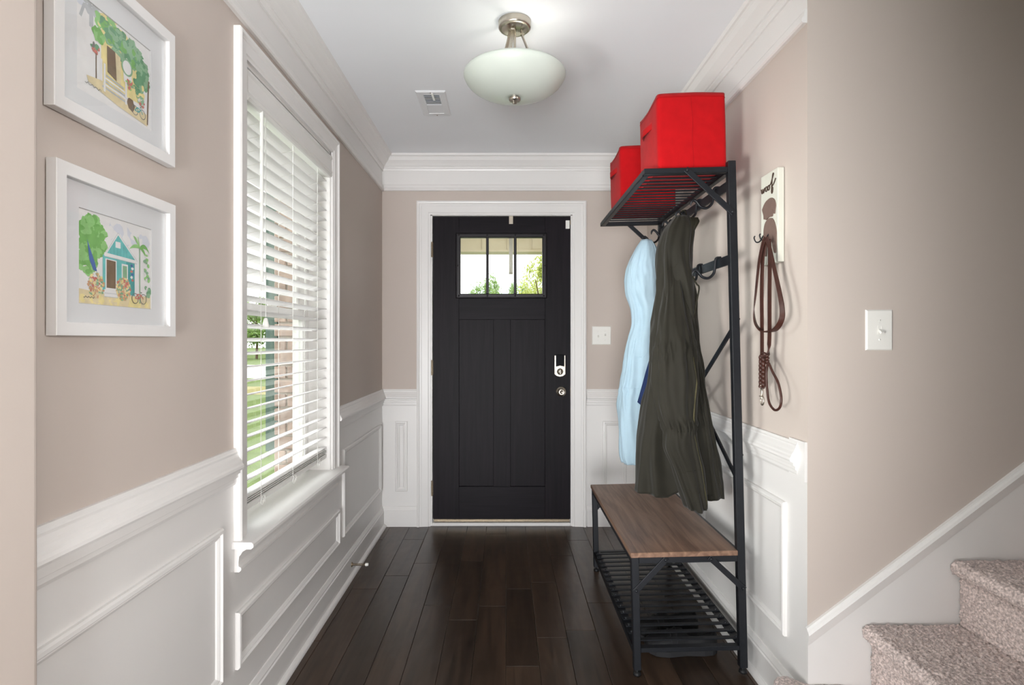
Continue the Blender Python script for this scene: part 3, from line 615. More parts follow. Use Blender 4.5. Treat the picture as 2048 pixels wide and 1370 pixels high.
def art_cottage(root, *r):
    p = Print(*r, 3)
    p.poly([(0, 0), (1, 0), (1, 1), (0, 1)], 'p_white')
    p.cluster(.62, .14, .34, .10, ['p_lilac', 'p_white'], 22, .06)
    p.poly([(0, .84), (.3, .87), (.7, .86), (1, .84), (1, 1), (0, 1)], 'p_sand'); p.cluster(.5, .95, .5, .05, ['p_sand', 'p_yellow'], 40, .04)
    p.cluster(.17, .28, .155, .21, ['p_green', 'p_green', 'p_green2'], 140, .045); p.cluster(.11, .52, .11, .15, ['p_green', 'p_green2'], 60, .035)
    p.poly([(.30, .44), (.745, .44), (.745, .84), (.30, .84)], 'p_teal')
    p.poly([(.62, .44), (.745, .44), (.745, .86), (.62, .84)], 'p_teal2')
    p.poly([(.335, .42), (.505, .17), (.77, .43)], 'p_teal')
    for i in range(9): p.line([(.36 + i * .045, .42), (.36 + i * .045, max(.20, .20 + abs(.505 - .36 - i * .045) * 1.0) + .02)], .004, 'p_teal2')
    p.line([(.325, .44), (.505, .165), (.785, .445)], .022, 'p_white'); p.line([(.325, .44), (.505, .155), (.79, .44)], .004, 'p_grey')
    p.poly([(.32, .41), (.78, .43), (.78, .465), (.32, .45)], 'p_white'); p.line([(.32, .452), (.78, .468)], .006, 'p_grey')
    p.poly([(.47, .26), (.54, .26), (.54, .33), (.47, .33)], 'p_white')
    p.poly([(.335, .475), (.485, .48), (.485, .82), (.335, .82)], 'p_white'); p.poly([(.35, .485), (.472, .49), (.472, .80), (.35, .80)], 'p_brown')
    p.poly([(.555, .50), (.645, .50), (.645, .68), (.555, .68)], 'p_white'); p.poly([(.57, .52), (.632, .52), (.632, .66), (.57, .66)], 'p_sage')
    for i in range(6): p.blob(.70 + .012 * (i % 2), .50 + i * .035, .02, .016, ['p_blue', 'p_white', 'p_red'][i % 3], 8)
    p.poly([(.32, .82), (.50, .82), (.50, .90), (.32, .90)], 'p_white'); p.line([(.32, .86), (.5, .86)], .005, 'p_grey'); p.line([(.32, .90), (.5, .90)], .006, 'p_grey')
    for u in (.22, .58): p.cluster(u, .79, .10, .13, ['p_orange', 'p_orange', 'p_red', 'p_sand', 'p_sage', 'p_yellow'], 130, .016)
    p.poly([(.105, .31), (.13, .38), (.20, .55), (.225, .64), (.18, .63), (.13, .52)], 'p_blue')
    p.line([(.82, .28), (.822, .94)], .013, 'p_sage')
    for du, dv, dr in ((-.16, -.06, .10), (-.10, -.19, .06), (.14, -.09, .10), (.13, .0, .16), (.16, -.15, .20), (-.03, -.16, .02)): p.frond(.82, .27, du, dv, dr, .028, 'p_green2' if du < 0 else 'p_green')
    p.cluster(.93, .55, .04, .22, ['p_green2', 'p_white', 'p_sage'], 28, .02); p.cluster(.96, .80, .035, .05, ['p_sage', 'p_deep'], 18, .02)
    bike(p, .75, .885, .06, 'p_red')
    p.line([(.06, .925 + .012 * math.sin(0))] + [(.06 + .012 * i, .925 + .012 * math.sin(i * 2.1)) for i in range(12)], .005, 'p_ink')
    p.b.build('print', PM, root, fix=False)
def art_porch(root, *r):
    p = Print(*r, 8)
    p.poly([(0, 0), (1, 0), (1, 1), (0, 1)], 'p_white')
    p.cluster(.13, .05, .12, .05, ['p_grey', 'p_lilac'], 16, .04)
    p.line([(.05, .22), (.10, .06)], .03, 'p_grey'); p.line([(.18, .26), (.18, .08)], .05, 'p_grey')
    p.poly([(.30, .05), (.62, .03), (.80, .18), (.86, .75), (.30, .78)], 'p_yellow')
    p.cluster(.42, .10, .18, .10, ['p_yellow', 'p_yellow', 'p_green2'], 40, .045)
    p.cluster(.36, .12, .07, .06, ['p_green', 'p_deep'], 26, .028)
    p.cluster(.62, .22, .25, .16, ['p_sage', 'p_deep', 'p_green', 'p_sage'], 150, .04); p.cluster(.88, .38, .09, .18, ['p_sage', 'p_deep'], 80, .03); p.cluster(.82, .58, .08, .10, ['p_sage', 'p_deep', 'p_yellow'], 60, .028)
    p.cluster(.27, .28, .07, .07, ['p_green', 'p_green2'], 30, .03)
    p.poly([(.37, .33), (.48, .34), (.50, .66), (.38, .62)], 'p_brown'); p.poly([(.48, .34), (.55, .36), (.56, .68), (.50, .66)], 'p_sand')
    p.poly([(.58, .38), (.64, .31), (.70, .37), (.72, .62), (.60, .60)], 'p_white'); p.ring(.645, .42, .09, .02, 'p_sage')
    for u in (.25, .30): p.line([(u, .52), (u + .005, .80)], .022, 'p_white')
    p.cluster(.22, .45, .04, .05, ['p_deep', 'p_red', 'p_ink'], 16, .022); p.line([(.235, .50), (.235, .80)], .012, 'p_brown')
    p.poly([(.12, .80), (.30, .76), (.60, .80), (.95, .83), (.95, .97), (.5, .93), (.14, .86)], 'p_sand')
    for i in range(5): p.poly([(.36 - .012 * i, .66 + .036 * i), (.60 + .012 * i, .68 + .036 * i), (.60 + .012 * i, .70 + .036 * i), (.36 - .012 * i, .68 + .036 * i)], 'p_white' if i % 2 else 'p_grey')
    for u in (.34, .63): p.line([(u, .55), (u, .86)], .025, 'p_white')
    p.cluster(.68, .60, .05, .05, ['p_red', 'p_sage', 'p_green2'], 24, .016)
    p.blob(.70, .82, .055, .08, 'p_brown'); bike(p, .76, .86, .055, 'p_teal2'); p.cluster(.86, .72, .05, .05, ['p_sage', 'p_white', 'p_red'], 24, .016)
    p.line([(.97, .4), (.95, .95)], .02, 'p_brown')
    p.line([(.10 + .018 * i, .88 + .014 * math.sin(i * 2.3)) for i in range(12)], .005, 'p_ink')
    p.b.build('print', PM, root, fix=False)
picture(1.030, 1.402, 1.240, 1.557, art_cottage, 'white framed print of a turquoise cottage with palm, lower of the two pictures')
picture(1.025, 1.400, 1.648, 1.965, art_porch, 'white framed print of palms over a yellow porch, upper of the two pictures')

# ------------------------------------------------------------------ hall tree (coat rack with bench)
TILT = -0.024
HT = thing('hall_tree', (0.4825, 2.12, 0), 'black steel hall tree with wooden bench, hooks and slatted shelves', 'coat rack', rot=(0, TILT, 0))
YN, YF = 2.12, 3.11; LXA, LXB, PXA, PXB = 0.469, 0.496, 0.857, 0.886; SXA = 0.55; PT = 1.880; TW = 0.027
m_ = 'black_steel'
def ht(name, bb, m='black_steel', bevel=0.0, parent=None): return bb.build(name, m, parent or HT, bevel=bevel)
for y in (YN, YF - TW):
    ht('post', MB().chamfer((PXA, y, 0.022), (PXB, y + TW, PT), 0.002)); ht('leg', MB().chamfer((LXA, y, 0.022), (LXB, y + TW, 0.437), 0.002))
    for xa, xb in ((LXA, LXB), (PXA, PXB)):
        b = MB(); b.lathe([(0.006, 0.024), (0.006, 0.012), (0.013, 0.012), (0.015, 0.002), (0.013, 0.0)], ((xa + xb) / 2, y + TW / 2, 0), 'z', 16); ht('foot', b, 'black_plastic')
    ht('bench_rail', MB().chamfer((LXB, y, 0.413), (PXA, y + TW, 0.437), 0.002)); ht('lower_rail', MB().chamfer((LXB, y, 0.088), (PXA, y + TW, 0.104), 0.0015))
    ht('shelf_rail', MB().chamfer((SXA, y, 1.838), (PXA, y + TW, 1.858), 0.002))
    s = 1 if y == YN else -1; yy = y + (-0.004 if s == 1 else TW + 0.004)
    def strap(p, q):
        b = MB(); p, q = Vector(p), Vector(q); t = (q - p).normalized(); b.bar(p - t * 0.008, q + t * 0.008, 0.006, 0.021, up=(0, 1, 0) if False else t.cross(Vector((0, 1, 0))))
        o = ht('bracket', b, bevel=0.001)
        for w in (p, q):
            c = MB(); c.lathe([(0.0055, 0.0), (0.0055, 0.003), (0.003, 0.0055), (0.0005, 0.006)], (w.x, w.y - s * 0.003, w.z), 'y' if s == 1 else 'y', 10); ht('bolt', c, parent=o)
    strap((LXA + 0.014, yy, 0.318), (0.592, yy, 0.428)); strap((0.758, yy, 0.428), (PXB - 0.014, yy, 0.318)); strap((0.705, yy, 1.846), (PXB - 0.02, yy, 1.690))
for x0, x1 in ((LXA, LXB), (PXA, PXB)):
    ht('bench_rail', MB().chamfer((x0, YN + TW, 0.413), (x1, YF - TW, 0.437), 0.002))
    b = MB(); b.box((x0 + (0.0 if x0 == LXA else -0.004), YN + TW, 0.100), (x1 + (0.008 if x0 == LXA else 0), YF - TW, 0.104)); b.box((x0 if x0 == LXA else x1 - 0.003, YN + TW, 0.080), (x0 + 0.003 if x0 == LXA else x1, YF - TW, 0.104)); ht('shelf_angle', b)
for x0 in (SXA, PXA - 0.006):
    b = MB(); b.box((x0, YN + TW, 1.836), (x0 + 0.004, YF - TW, 1.858)); b.box((x0, YN + TW, 1.836), (x0 + 0.022, YF - TW, 1.840)) ; ht('shelf_rail', b)
ht('bench_top', MB().chamfer((LXA - 0.004, YN - 0.008, 0.4375), (PXA - 0.001, YF + 0.006, 0.456), 0.002), 'bench_wood')
slm = None
N = 17
for i in range(N):
    y = YN + TW + 0.032 + i * (YF - YN - 2 * TW - 0.064) / (N - 1)
    if slm is None:
        slm = ht('slat', MB().chamfer((LXA + 0.006, y - 0.010, 0.1042), (PXB - 0.004, y + 0.010, 0.1092), 0.001)); o = slm; y0 = y
        bt = MB()
        bts = []
        for x in (LXA + 0.018, PXB - 0.018):
            c = MB(); c.lathe([(0.006, 0.0), (0.0055, 0.003), (0.003, 0.0048), (0.0004, 0.005)], (x, y, 0.1092), 'z', 8); bts.append(ht('bolt', c, parent=slm))
    else:
        o = slm.copy(); COL.objects.link(o); o.parent = HT; o.location = Vector((0, y - y0, 0))
        for t in bts: q = t.copy(); COL.objects.link(q); q.parent = o
rod = None; N = 19
for i in range(N):
    y = YN + TW + 0.030 + i * (YF - YN - 2 * TW - 0.06) / (N - 1)
    if rod is None: rod = ht('shelf_rod', MB().tube([(SXA + 0.002, y, 1.848), (PXA, y, 1.848)], 0.0036, 8)); y0 = y
    else: o = rod.copy(); COL.objects.link(o); o.parent = HT; o.location = Vector((0, y - y0, 0))
BX = 0.862
for z in (1.792, 1.520):
    ht('hook_bar', MB().chamfer((BX - 0.004, YN + TW, z - 0.018), (BX + 0.004, YF - TW, z + 0.018), 0.001))
hp = [(0.008, 0.022), (-0.008, 0.021), (-0.013, 0.008), (-0.016, -0.018), (-0.022, -0.040), (-0.042, -0.056), (-0.066, -0.050), (-0.080, -0.032), (-0.092, -0.024), (-0.101, -0.032), (-0.104, -0.046)]
hk = None
for z, ys in ((1.792, (2.25, 2.45, 2.655, 2.86, 3.045)), (1.520, (2.25, 2.46, 2.67, 2.88))):
    for y in ys:
        if hk is None:
            b = MB(); b.tube(catmull([(BX + p, y, z + q) for p, q in hp], 4), [0.0075] * 36 + [0.007, 0.006, 0.005, 0.003, 0.002], 8, up=(0, 1, 0), flat=0.7)
            hk = ht('hook', b); h0 = Vector((0, y, z))
        else: o = hk.copy(); COL.objects.link(o); o.parent = HT; o.location = Vector((0, y, z)) - h0
xb = 0.8715
ht('cross_brace', MB().bar((xb + 0.008, YN + 0.02, 1.285), (xb + 0.008, YF - 0.02, 0.715), 0.006, 0.020)); ht('cross_brace', MB().bar((xb, YN + 0.02, 0.705), (xb, YF - 0.02, 1.285), 0.006, 0.020))
for z in (1.30, 0.80):
    c = MB(); c.lathe([(0.006, 0.0), (0.006, 0.003), (0.002, 0.006)], (PXB, YN + TW / 2, z), 'x', 10); ht('bolt', c)
RT = Matrix.Rotation(TILT, 4, 'Y')
def on_tree(p): return Vector(HT.location) + RT @ (Vector(p) - Vector(HT.location))

# red storage cubes on the top shelf
def cube_bin(x0, x1, y0, y1, h, label, seed):
    zb = 1.859; base = Vector(((x0 + x1) / 2, (y0 + y1) / 2, zb))
    root = thing('storage_cube', on_tree(base), label, 'storage box', 'red fabric cubes on the top shelf', rot=(0, TILT, 0)); root['org'] = tuple(base)
    rg = random.Random(seed); r = 0.014; cx, cy = base.x, base.y; hx, hy = (x1 - x0) / 2, (y1 - y0) / 2
    def ring(z, off=0.0):
        out = []; t = (z - zb) / h
        def side(u): return 0.004 * math.sin(math.pi * t) * math.cos(u * math.pi / 2)
        n = 12; cs = []
        for sx, sy, a0 in ((1, 1, 0), (-1, 1, 90), (-1, -1, 180), (1, -1, 270)):
            for a in np.linspace(a0, a0 + 90, 5): cs.append((sx * (hx - r) + r * math.cos(math.radians(a)), sy * (hy - r) + r * math.sin(math.radians(a)), None))
        pts = []
        for i in range(4):
            arc = cs[i * 5:(i + 1) * 5]; pts += [c[:2] for c in arc]; nx = cs[((i + 1) * 5) % 20]; la = arc[-1]
            for k in range(1, n): u = k / n; pts.append((la[0] + (nx[0] - la[0]) * u, la[1] + (nx[1] - la[1]) * u))
        for (px, py) in pts:
            u, v = px / hx, py / hy
            bul = 0.004 * math.sin(math.pi * min(1, t))
            f = 1 + off
            nz = 0.002 * mnoise.noise(Vector((px * 14 + seed, py * 14, z * 12)))
            X = px * f + (math.copysign(bul * (1 - v * v), px) if abs(u) > 0.97 else 0) + nz
            Y = py * f + (math.copysign(bul * (1 - u * u), py) if abs(v) > 0.97 else 0) + nz
            lift = 0.004 * (1 - min(1, abs(u)) ** 2) * (1 if abs(v) > 0.97 else 0) * t - 0.012 * (1 - v * v) * (1 if abs(u) > 0.97 else 0) * t ** 4
            out.append((cx + X, cy + Y, z + lift))
        return out
    rows = [ring(zb + h * i / 14) for i in range(15)]
    rows += [[(cx + (p[0] - cx) * 0.97, cy + (p[1] - cy) * 0.97, p[2] - 0.002) for p in rows[-1]]]
    rows += [[(p[0], p[1], zb + 0.01) for p in rows[-1]]]
    b = MB(); b.grid(rows, wrap=True); n = len(rows[0]); b.add(rows[0], [tuple(range(n))]); b.add(rows[-1], [tuple(range(n))]); body = b.build('body', 'red_fabric', root)
    b = MB()
    ys = cy - hy - 0.0045
    b.tube([(cx + 0.002 * math.sin(i), cy - hy - 0.0002 - 0.0042 * math.sin(math.pi * i / 12), zb + 0.004 + (h - 0.008) * i / 12) for i in range(13)], 0.0011, 4)
    for row in (rows[13],): b.tube([Vector(p) + Vector(((p[0] - cx) * 0.004, (p[1] - cy) * 0.004, 0.006)) for p in row], 0.0007, 4, closed=True)
    b.build('seam', 'red_seam', root)
    hz = zb + h * 0.68
    pts = catmull([(cx - hx - 0.001, cy - 0.070, hz), (cx - hx - 0.006, cy - 0.055, hz), (cx - hx - 0.022, cy, hz - 0.006), (cx - hx - 0.006, cy + 0.055, hz), (cx - hx - 0.001, cy + 0.070, hz)], 6)
    b = MB(); b.grid([[Vector(p) + Vector((0, 0, s)) for p in pts] for s in (-0.014, -0.005, 0.005, 0.014)], smooth=True); b.build('handle', 'red_fabric', root, solid=0.003)
cube_bin(0.612, 0.868, 2.155, 2.440, 0.284, 'red fabric storage cube on the rack shelf nearest the camera', 1)
cube_bin(0.588, 0.848, 2.735, 3.000, 0.284, 'red fabric storage cube at the far end of the rack shelf towards the door', 7)

# ------------------------------------------------------------------ jackets
def cloth(levels, Yc, seed, N=110, M=110, amp=0.010, hem=None, crinkle=(), freq=2.6, sq=0.8):
    """closed ring loft: levels of (py, left px, right px, half thickness, depth offset)"""
    lv = np.array(levels, float); t = np.linspace(0, 1, N)
    ys = np.interp(t, np.linspace(0, 1, len(lv)), lv[:, 0]) if False else lv[0, 0] + (lv[-1, 0] - lv[0, 0]) * t
    def sm(c):
        a = np.interp(ys, lv[:, 0], lv[:, c]); k = np.array([1, 2, 3, 2, 1], float); k /= k.sum(); return np.convolve(np.pad(a, 2, 'edge'), k, 'valid')
    xl, xr, th, yo = sm(1), sm(2), sm(3), sm(4); rows = []
    for i in range(N):
        Y = Yc + yo[i]; A, B = at(xl[i], ys[i], Y), at(xr[i], ys[i], Y); cx, hw, z = (A.x + B.x) / 2, (B.x - A.x) / 2, A.z
        fall = min(1.0, 0.35 + 2.2 * t[i]); row = []
        for j in range(M):
            a = 2 * math.pi * j / M; c, s = math.cos(a), math.sin(a)
            c_, s_ = math.copysign(abs(c) ** sq, c), math.copysign(abs(s) ** sq, s)
            n1 = mnoise.noise(Vector((c * freq + seed * 3.1 + z * 1.1, s * freq, z * 1.9))); n2 = mnoise.noise(Vector((c * freq * 2.1 + seed, s * freq * 2.1, z * 4.0 + c * 2)))
            d1 = mnoise.noise(Vector((c * 2 + z * 9 + seed, s * 2 - z * 3, seed * 1.7)))
            ridge = (1 - 2 * abs(n1)) * 0.9 + 0.45 * n2 + 0.35 * d1
            for (cy, wd, am) in crinkle:
                w = math.exp(-((ys[i] - cy) / wd) ** 2); ridge += am * w * mnoise.noise(Vector((c * 9 + seed, s * 9, z * 22)))
            d = amp * fall * ridge
            X = cx + hw * c_ + d * c * min(1, hw / 0.05); Yv = Y + th[i] * s_ + d * 1.5 * s
            Z = z
            if hem:
                q = ((c_ + 1) / 2); Z -= np.interp(q, [0, .3, .55, 1], hem) * (t[i] ** 5) * Y / F
            row.append((X, Yv, Z))
        rows.append(row)
    return rows
def front(rows, u, v):
    """point on the camera side of a loft, u across 0..1, v down 0..1"""
    N, M = len(rows), len(rows[0]); r = rows[min(N - 1, int(v * (N - 1)))]
    a = math.pi + math.acos(max(-1, min(1, 1 - 2 * u))) ; j = int(round(a / (2 * math.pi) * M)) % M
    return Vector(r[j])

oj = thing('olive_jacket', at(1360, 985, 2.38), 'dark olive utility jacket hanging from the hall tree over the bench', 'jacket')
body = cloth([(433, 1352, 1374, .018, 0), (446, 1340, 1382, .034, 0), (463, 1328, 1384, .045, 0), (498, 1318, 1378, .055, 0), (534, 1317, 1377, .06, 0), (589, 1316, 1382, .06, -.005), (627, 1312, 1385, .062, -.01), (667, 1309, 1389, .065, -.01),
              (740, 1304, 1397, .068, -.01), (819, 1291, 1413, .072, -.015), (878, 1283, 1425, .075, -.02), (946, 1279, 1433, .078, -.02), (980, 1277, 1437, .078, -.02)], 2.40, 2, amp=0.019, hem=[0, 6, -16, 14], freq=1.7)
b = MB(); b.grid(body, wrap=True); b.add(body[0], [tuple(range(len(body[0])))]); b.build('body', 'olive_fabric', oj, solid=0.0018, fix=False)
slv = cloth([(500, 1336, 1362, .015, .115), (560, 1332, 1366, .022, .098), (600, 1328, 1370, .030, .075), (650, 1320, 1378, .038, .035), (700, 1312, 1386, .042, .012), (760, 1307, 1390, .044, 0), (800, 1312, 1387, .042, 0), (842, 1324, 1386, .040, 0), (856, 1331, 1387, .040, 0), (894, 1330, 1392, .040, 0), (930, 1347, 1398, .040, 0), (965, 1358, 1403, .042, 0), (1000, 1371, 1408, .042, 0), (1015, 1376, 1409, .042, 0)],
            2.265, 5, amp=0.012, crinkle=((850, 14, 1.3), (700, 22, 0.9)), hem=[0, 3, 4, -2], freq=1.5)
b = MB(); b.grid(slv, wrap=True); b.add(slv[0], [tuple(range(len(slv[0])))]); b.build('sleeve', 'olive_fabric', oj, solid=0.0018, fix=False)
slv2 = cloth([(640, 1376, 1390, .02, 0), (720, 1382, 1396, .03, 0), (800, 1390, 1410, .034, 0), (880, 1398, 1426, .036, 0), (930, 1402, 1432, .036, 0), (990, 1409, 1441, .036, 0)], 2.34, 9, N=80, M=64, amp=0.010, hem=[8, 6, 4, 0], freq=1.8)
b = MB(); b.grid(slv2, wrap=True); b.add(slv2[0], [tuple(range(len(slv2[0])))]); b.build('sleeve', 'olive_fabric', oj, solid=0.0018, fix=False)
hood = cloth([(436, 1362, 1396, .014, 0), (444, 1364, 1398, .028, 0), (456, 1366, 1390, .034, 0), (470, 1364, 1383, .03, 0), (490, 1362, 1376, .018, 0)], 2.40, 12, N=30, M=60, amp=0.005)
b = MB(); b.grid(hood, wrap=True); b.add(hood[0], [tuple(range(60))]); b.add(hood[-1], [tuple(range(60))]); b.build('collar', 'olive_dark', oj, fix=False)
b = MB(); pts = [front(slv, .90 if v > .3 else .82, v) + Vector((0, -0.001, 0)) for v in np.linspace(.42, .985, 40)]
b.tube(pts, [0.003 + 0.001 * math.sin(i * .9) for i in range(40)], 6); b.build('sleeve_seam', 'olive_piping', oj)
for nm, rws, v, u0, u1, dv in (('stitching', slv, .70, .05, .9, .012), ('stitching', slv, .85, .08, .88, -.02), ('stitching', slv, .93, .06, .9, .02), ('stitching', body, .35, .08, .55, -.03), ('stitching', body, .19, .02, .5, -.05)):
    b = MB(); b.tube([front(rws, u, v + dv * (u - .5)) + Vector((0, -0.0006, 0)) for u in np.linspace(u0, u1, 26)], 0.0011, 4); b.build(nm, 'olive_dark', oj)
b = MB(); pts = catmull([at(1376, 505, 2.35), at(1380, 540, 2.33), at(1392, 566, 2.31), at(1398, 575, 2.31), at(1394, 600, 2.31), at(1385, 645, 2.31)], 6); b.tube(pts, 0.0035, 6); b.build('drawcord', 'olive_dark', oj)
o = MB().tube(catmull([at(1366, 438, 2.40), at(1360, 427, 2.44), at(1369, 421, 2.45), at(1374, 432, 2.42)], 5), 0.003, 6).build('hanging_loop', 'olive_dark', oj)

bj = thing('blue_jacket', at(1280, 926, 2.85), 'pale blue lightweight jacket hanging behind the olive jacket on the rack', 'jacket')
bb_ = cloth([(480, 1285, 1300, .014, 0), (488, 1277, 1309, .03, 0), (505, 1270, 1314, .04, 0), (522, 1263, 1317, .046, 0), (538, 1257, 1319, .05, 0), (567, 1255, 1321, .05, 0), (589, 1257, 1322, .05, 0), (616, 1266, 1325, .05, 0), (647, 1268, 1327, .05, 0), (679, 1260, 1328, .052, 0),
             (740, 1250, 1329, .055, 0), (774, 1243, 1329, .050, 0), (782, 1241, 1329, .050, 0), (812, 1239, 1328, .056, 0), (867, 1242, 1327, .056, 0), (915, 1244, 1326, .055, 0), (926, 1250, 1325, .050, 0)], 2.86, 4, amp=0.016, crinkle=((779, 9, 0.9), (545, 40, 0.5)), freq=1.7)
b = MB(); b.grid(bb_, wrap=True); b.add(bb_[0], [tuple(range(len(bb_[0])))]); b.build('body', 'blue_fabric', bj, solid=0.0016, fix=False)
b = MB()
for v, u0, u1, dv in ((.315, .12, .8, -.05), (.97, .04, .8, .0), (.665, .03, .75, .01)): b.tube([front(bb_, u, v + dv * (u - .5)) + Vector((0, -0.0006, 0)) for u in np.linspace(u0, u1, 24)], 0.001, 4)
b.build('stitching', 'blue_fabric', bj)
b = MB(); pk = [(.16, .445), (.46, .44), (.46, .505), (.40, .525), (.22, .525), (.16, .505), (.16, .445)]
b.tube([front(bb_, u, v) + Vector((0, -0.0008, 0)) for u, v in pk], 0.0012, 4); b.build('pocket_flap', 'blue_fabric', bj)
nv = []
for k in range(9):
    t = k / 8; L = at(1308 - 34 * t, 690 + 114 * t, 2.77); R = at(1322 - 6 * t, 690 + 128 * t + 0, 2.75); R2 = at(1318 - 26 * t, 690 + 129 * t, 2.75)
    nv.append([L.lerp(R2, s) + Vector((0, 0.006 * math.sin(3 * s + 5 * t), 0)) for s in np.linspace(0, 1, 7)])
for row in nv: row += [row[-1] + Vector((0.05, 0.01, 0.0)), row[-1] + Vector((0.09, 0.03, 0))]
b = MB(); b.grid(nv); b.build('lining', 'navy_fabric', bj, solid=0.002)

# ------------------------------------------------------------------ dog sign and leash
SX = 0.911
def sg(cx, cy, X=SX):
    px, py = 1500 + cx / 5.48, 310 + cy / 5.48; Y = X * F / (px - VX); return Vector((X, Y, CH - (py - VY) * Y / F))
sgn = thing('wall_sign', (XR, 2.0, 1.495), 'narrow white wooden sign reading woof with a brown dog and hooks', 'sign')
MB().chamfer((SX, 1.944, 1.495), (XR - 0.002, 2.072, 1.812), 0.0015).build('board', 'sign_white', sgn)
def cut(name, pts, m, d=0.004):
    vs = [sg(p[0], p[1]) for p in catmull([(x, y, 0) for x, y in pts], 3, True)]; b = MB(); n = len(vs)
    b.add([v + Vector((-d, 0, 0)) for v in vs] + vs, [tuple(range(n))] + [(i, (i + 1) % n, n + (i + 1) % n, n + i) for i in range(n)]); return b.build(name, m, sgn)
cut('dog_head', [(245, 468), (275, 490), (288, 540), (284, 590), (278, 640), (266, 636), (264, 605), (257, 590), (256, 640), (250, 672), (215, 682), (184, 712), (178, 690), (172, 655), (168, 702), (160, 702), (158, 660), (143, 610), (150, 580), (178, 520), (215, 482)], 'sign_brown')
cut('dog_body', [(210, 700), (225, 692), (252, 694), (275, 735), (290, 800), (295, 860), (293, 960), (290, 1062), (272, 1066), (258, 1000), (252, 960), (240, 948), (200, 950), (190, 1000), (188, 1100), (172, 1102), (165, 1000), (159, 900), (161, 820), (172, 760), (190, 722)], 'sign_brown')
b = MB()
oval = lambda cx: [(cx + 7 * math.cos(a), 8 + 8 * math.sin(a)) for a in np.linspace(0.9, 0.9 + 6.6, 14)]
for st in ([(2, 13), (5, 15), (7, 5), (11, 0), (15, 5), (17.5, 14), (18.5, 5), (22, 0), (27, 6), (29.5, 15), (35, 13)], oval(43), [(46, 15), (55, 14)], oval(62),
           [(65, 15), (76, 17), (90, 34), (98, 45), (96, 49), (91, 42), (86, 16), (83, -10), (86, -17), (91, -12), (92.5, 0), (87, 6), (100, 13), (114, 27)]):
    b.tube(catmull([(SX - 0.0015, 2.070 - u / 1000, 1.751 + w / 1000) for u, w in st], 4), 0.0020, 6)
b.build('lettering', 'sign_letter', sgn)
for hx_, hy_ in ((212, 905), (150, 930)):
    p = sg(hx_, hy_, SX); b = MB()
    b.tube(catmull([p + Vector((0, 0, 0.016)), p + Vector((-0.004, 0, 0.010)), p + Vector((-0.014, 0, -0.006)), p + Vector((-0.027, 0, -0.008)), p + Vector((-0.034, 0, 0.006)), p + Vector((-0.031, 0, 0.013))], 5), 0.0024, 7); b.build('hook', 'black_steel', sgn)

LXp = 0.883
def lg(cx, cy, X=LXp):
    px, py = 1490 + cx / 3.70, 460 + cy / 3.70; Y = X * F / (px - VX); return Vector((X, Y, CH - (py - VY) * Y / F))
ls = thing('dog_leash', lg(150, 1330), 'brown leather dog leash looped over the hooks of the woof sign', 'leash')
def ribbon(pts, w, th, name, X=LXp, twist=None):
    cv = catmull(pts, 14); n = len(cv); rows = []
    for i, p in enumerate(cv):
        t = (cv[min(n - 1, i + 1)] - cv[max(0, i - 1)]).normalized(); a = twist(i / (n - 1)) if twist else 0.0
        nrm = Vector((-1, 0, 0)); side = t.cross(nrm).normalized(); nn = side.cross(t).normalized(); q = Matrix.Rotation(a, 3, t); side = q @ side; nn = q @ nn
        rows.append([p + side * w / 2 + nn * th / 2, p - side * w / 2 + nn * th / 2, p - side * w / 2 - nn * th / 2, p + side * w / 2 - nn * th / 2])
    b = MB(); b.grid(rows, wrap=True, smooth=False); b.add(rows[0], [(0, 1, 2, 3)]); b.add(rows[-1], [(0, 1, 2, 3)]); return b.build(name, 'leather', ls)
ribbon([lg(150, 62, .880), lg(132, 100, .880), lg(104, 240), lg(78, 480), lg(66, 600), lg(78, 690), lg(120, 745), lg(165, 752), lg(225, 735), lg(268, 670), lg(275, 590), lg(255, 460), lg(215, 280), lg(180, 120, .876), lg(158, 62, .876)], 0.017, 0.004, 'big_loop', twist=lambda s: 1.5 * math.exp(-((s - .5) / .2) ** 2))
ribbon([lg(150, 66, .886), lg(132, 200, .890), lg(124, 450, .892), lg(126, 740, .892), lg(126, 935, .892)], 0.021, 0.004, 'strap')
ribbon([lg(178, 66, .882), lg(184, 200, .888), lg(182, 450, .890), lg(182, 740, .890), lg(178, 850, .890), lg(166, 925, .890)], 0.021, 0.004, 'strap', twist=lambda s: 0.0 if s < .8 else (s - .8) * 5.5)
b = MB()
for ph in (0, 2.09, 4.19):
    b.tube([lg(127 + 11 * math.sin(ph + i * .27), 935 + i * 4.0, .888 + .005 * math.cos(2 * (ph + i * .27))) for i in range(58)], 0.0072, 6)
b.build('braid', 'leather', ls)
b = MB(); b.tube([lg(164 + 7 * math.sin(i * .9), 920 + i * 3.2, .886 + .005 * math.cos(i * .9)) for i in range(24)], 0.005, 6); b.tube(catmull([lg(126, 940, .884), lg(120, 918, .882), (lg(145, 910, .880)), lg(162, 930, .882)], 6), 0.0035, 6); b.build('knot', 'leather', ls)
b = MB(); b.tube(catmull([lg(168, 985), lg(158, 1060), lg(164, 1180), lg(180, 1280), lg(220, 1332), lg(258, 1312), lg(268, 1240), lg(245, 1130), lg(205, 1050), lg(176, 985)], 7), 0.0042, 7); b.build('hand_loop', 'leather', ls)
b = MB(); b.lathe([(0.008, 0.012), (0.009, 0.006), (0.006, 0.0), (0.004, -0.004), (0.0035, -0.030), (0.006, -0.033), (0.004, -0.036)], lg(126, 1172, .888), 'z', 12)
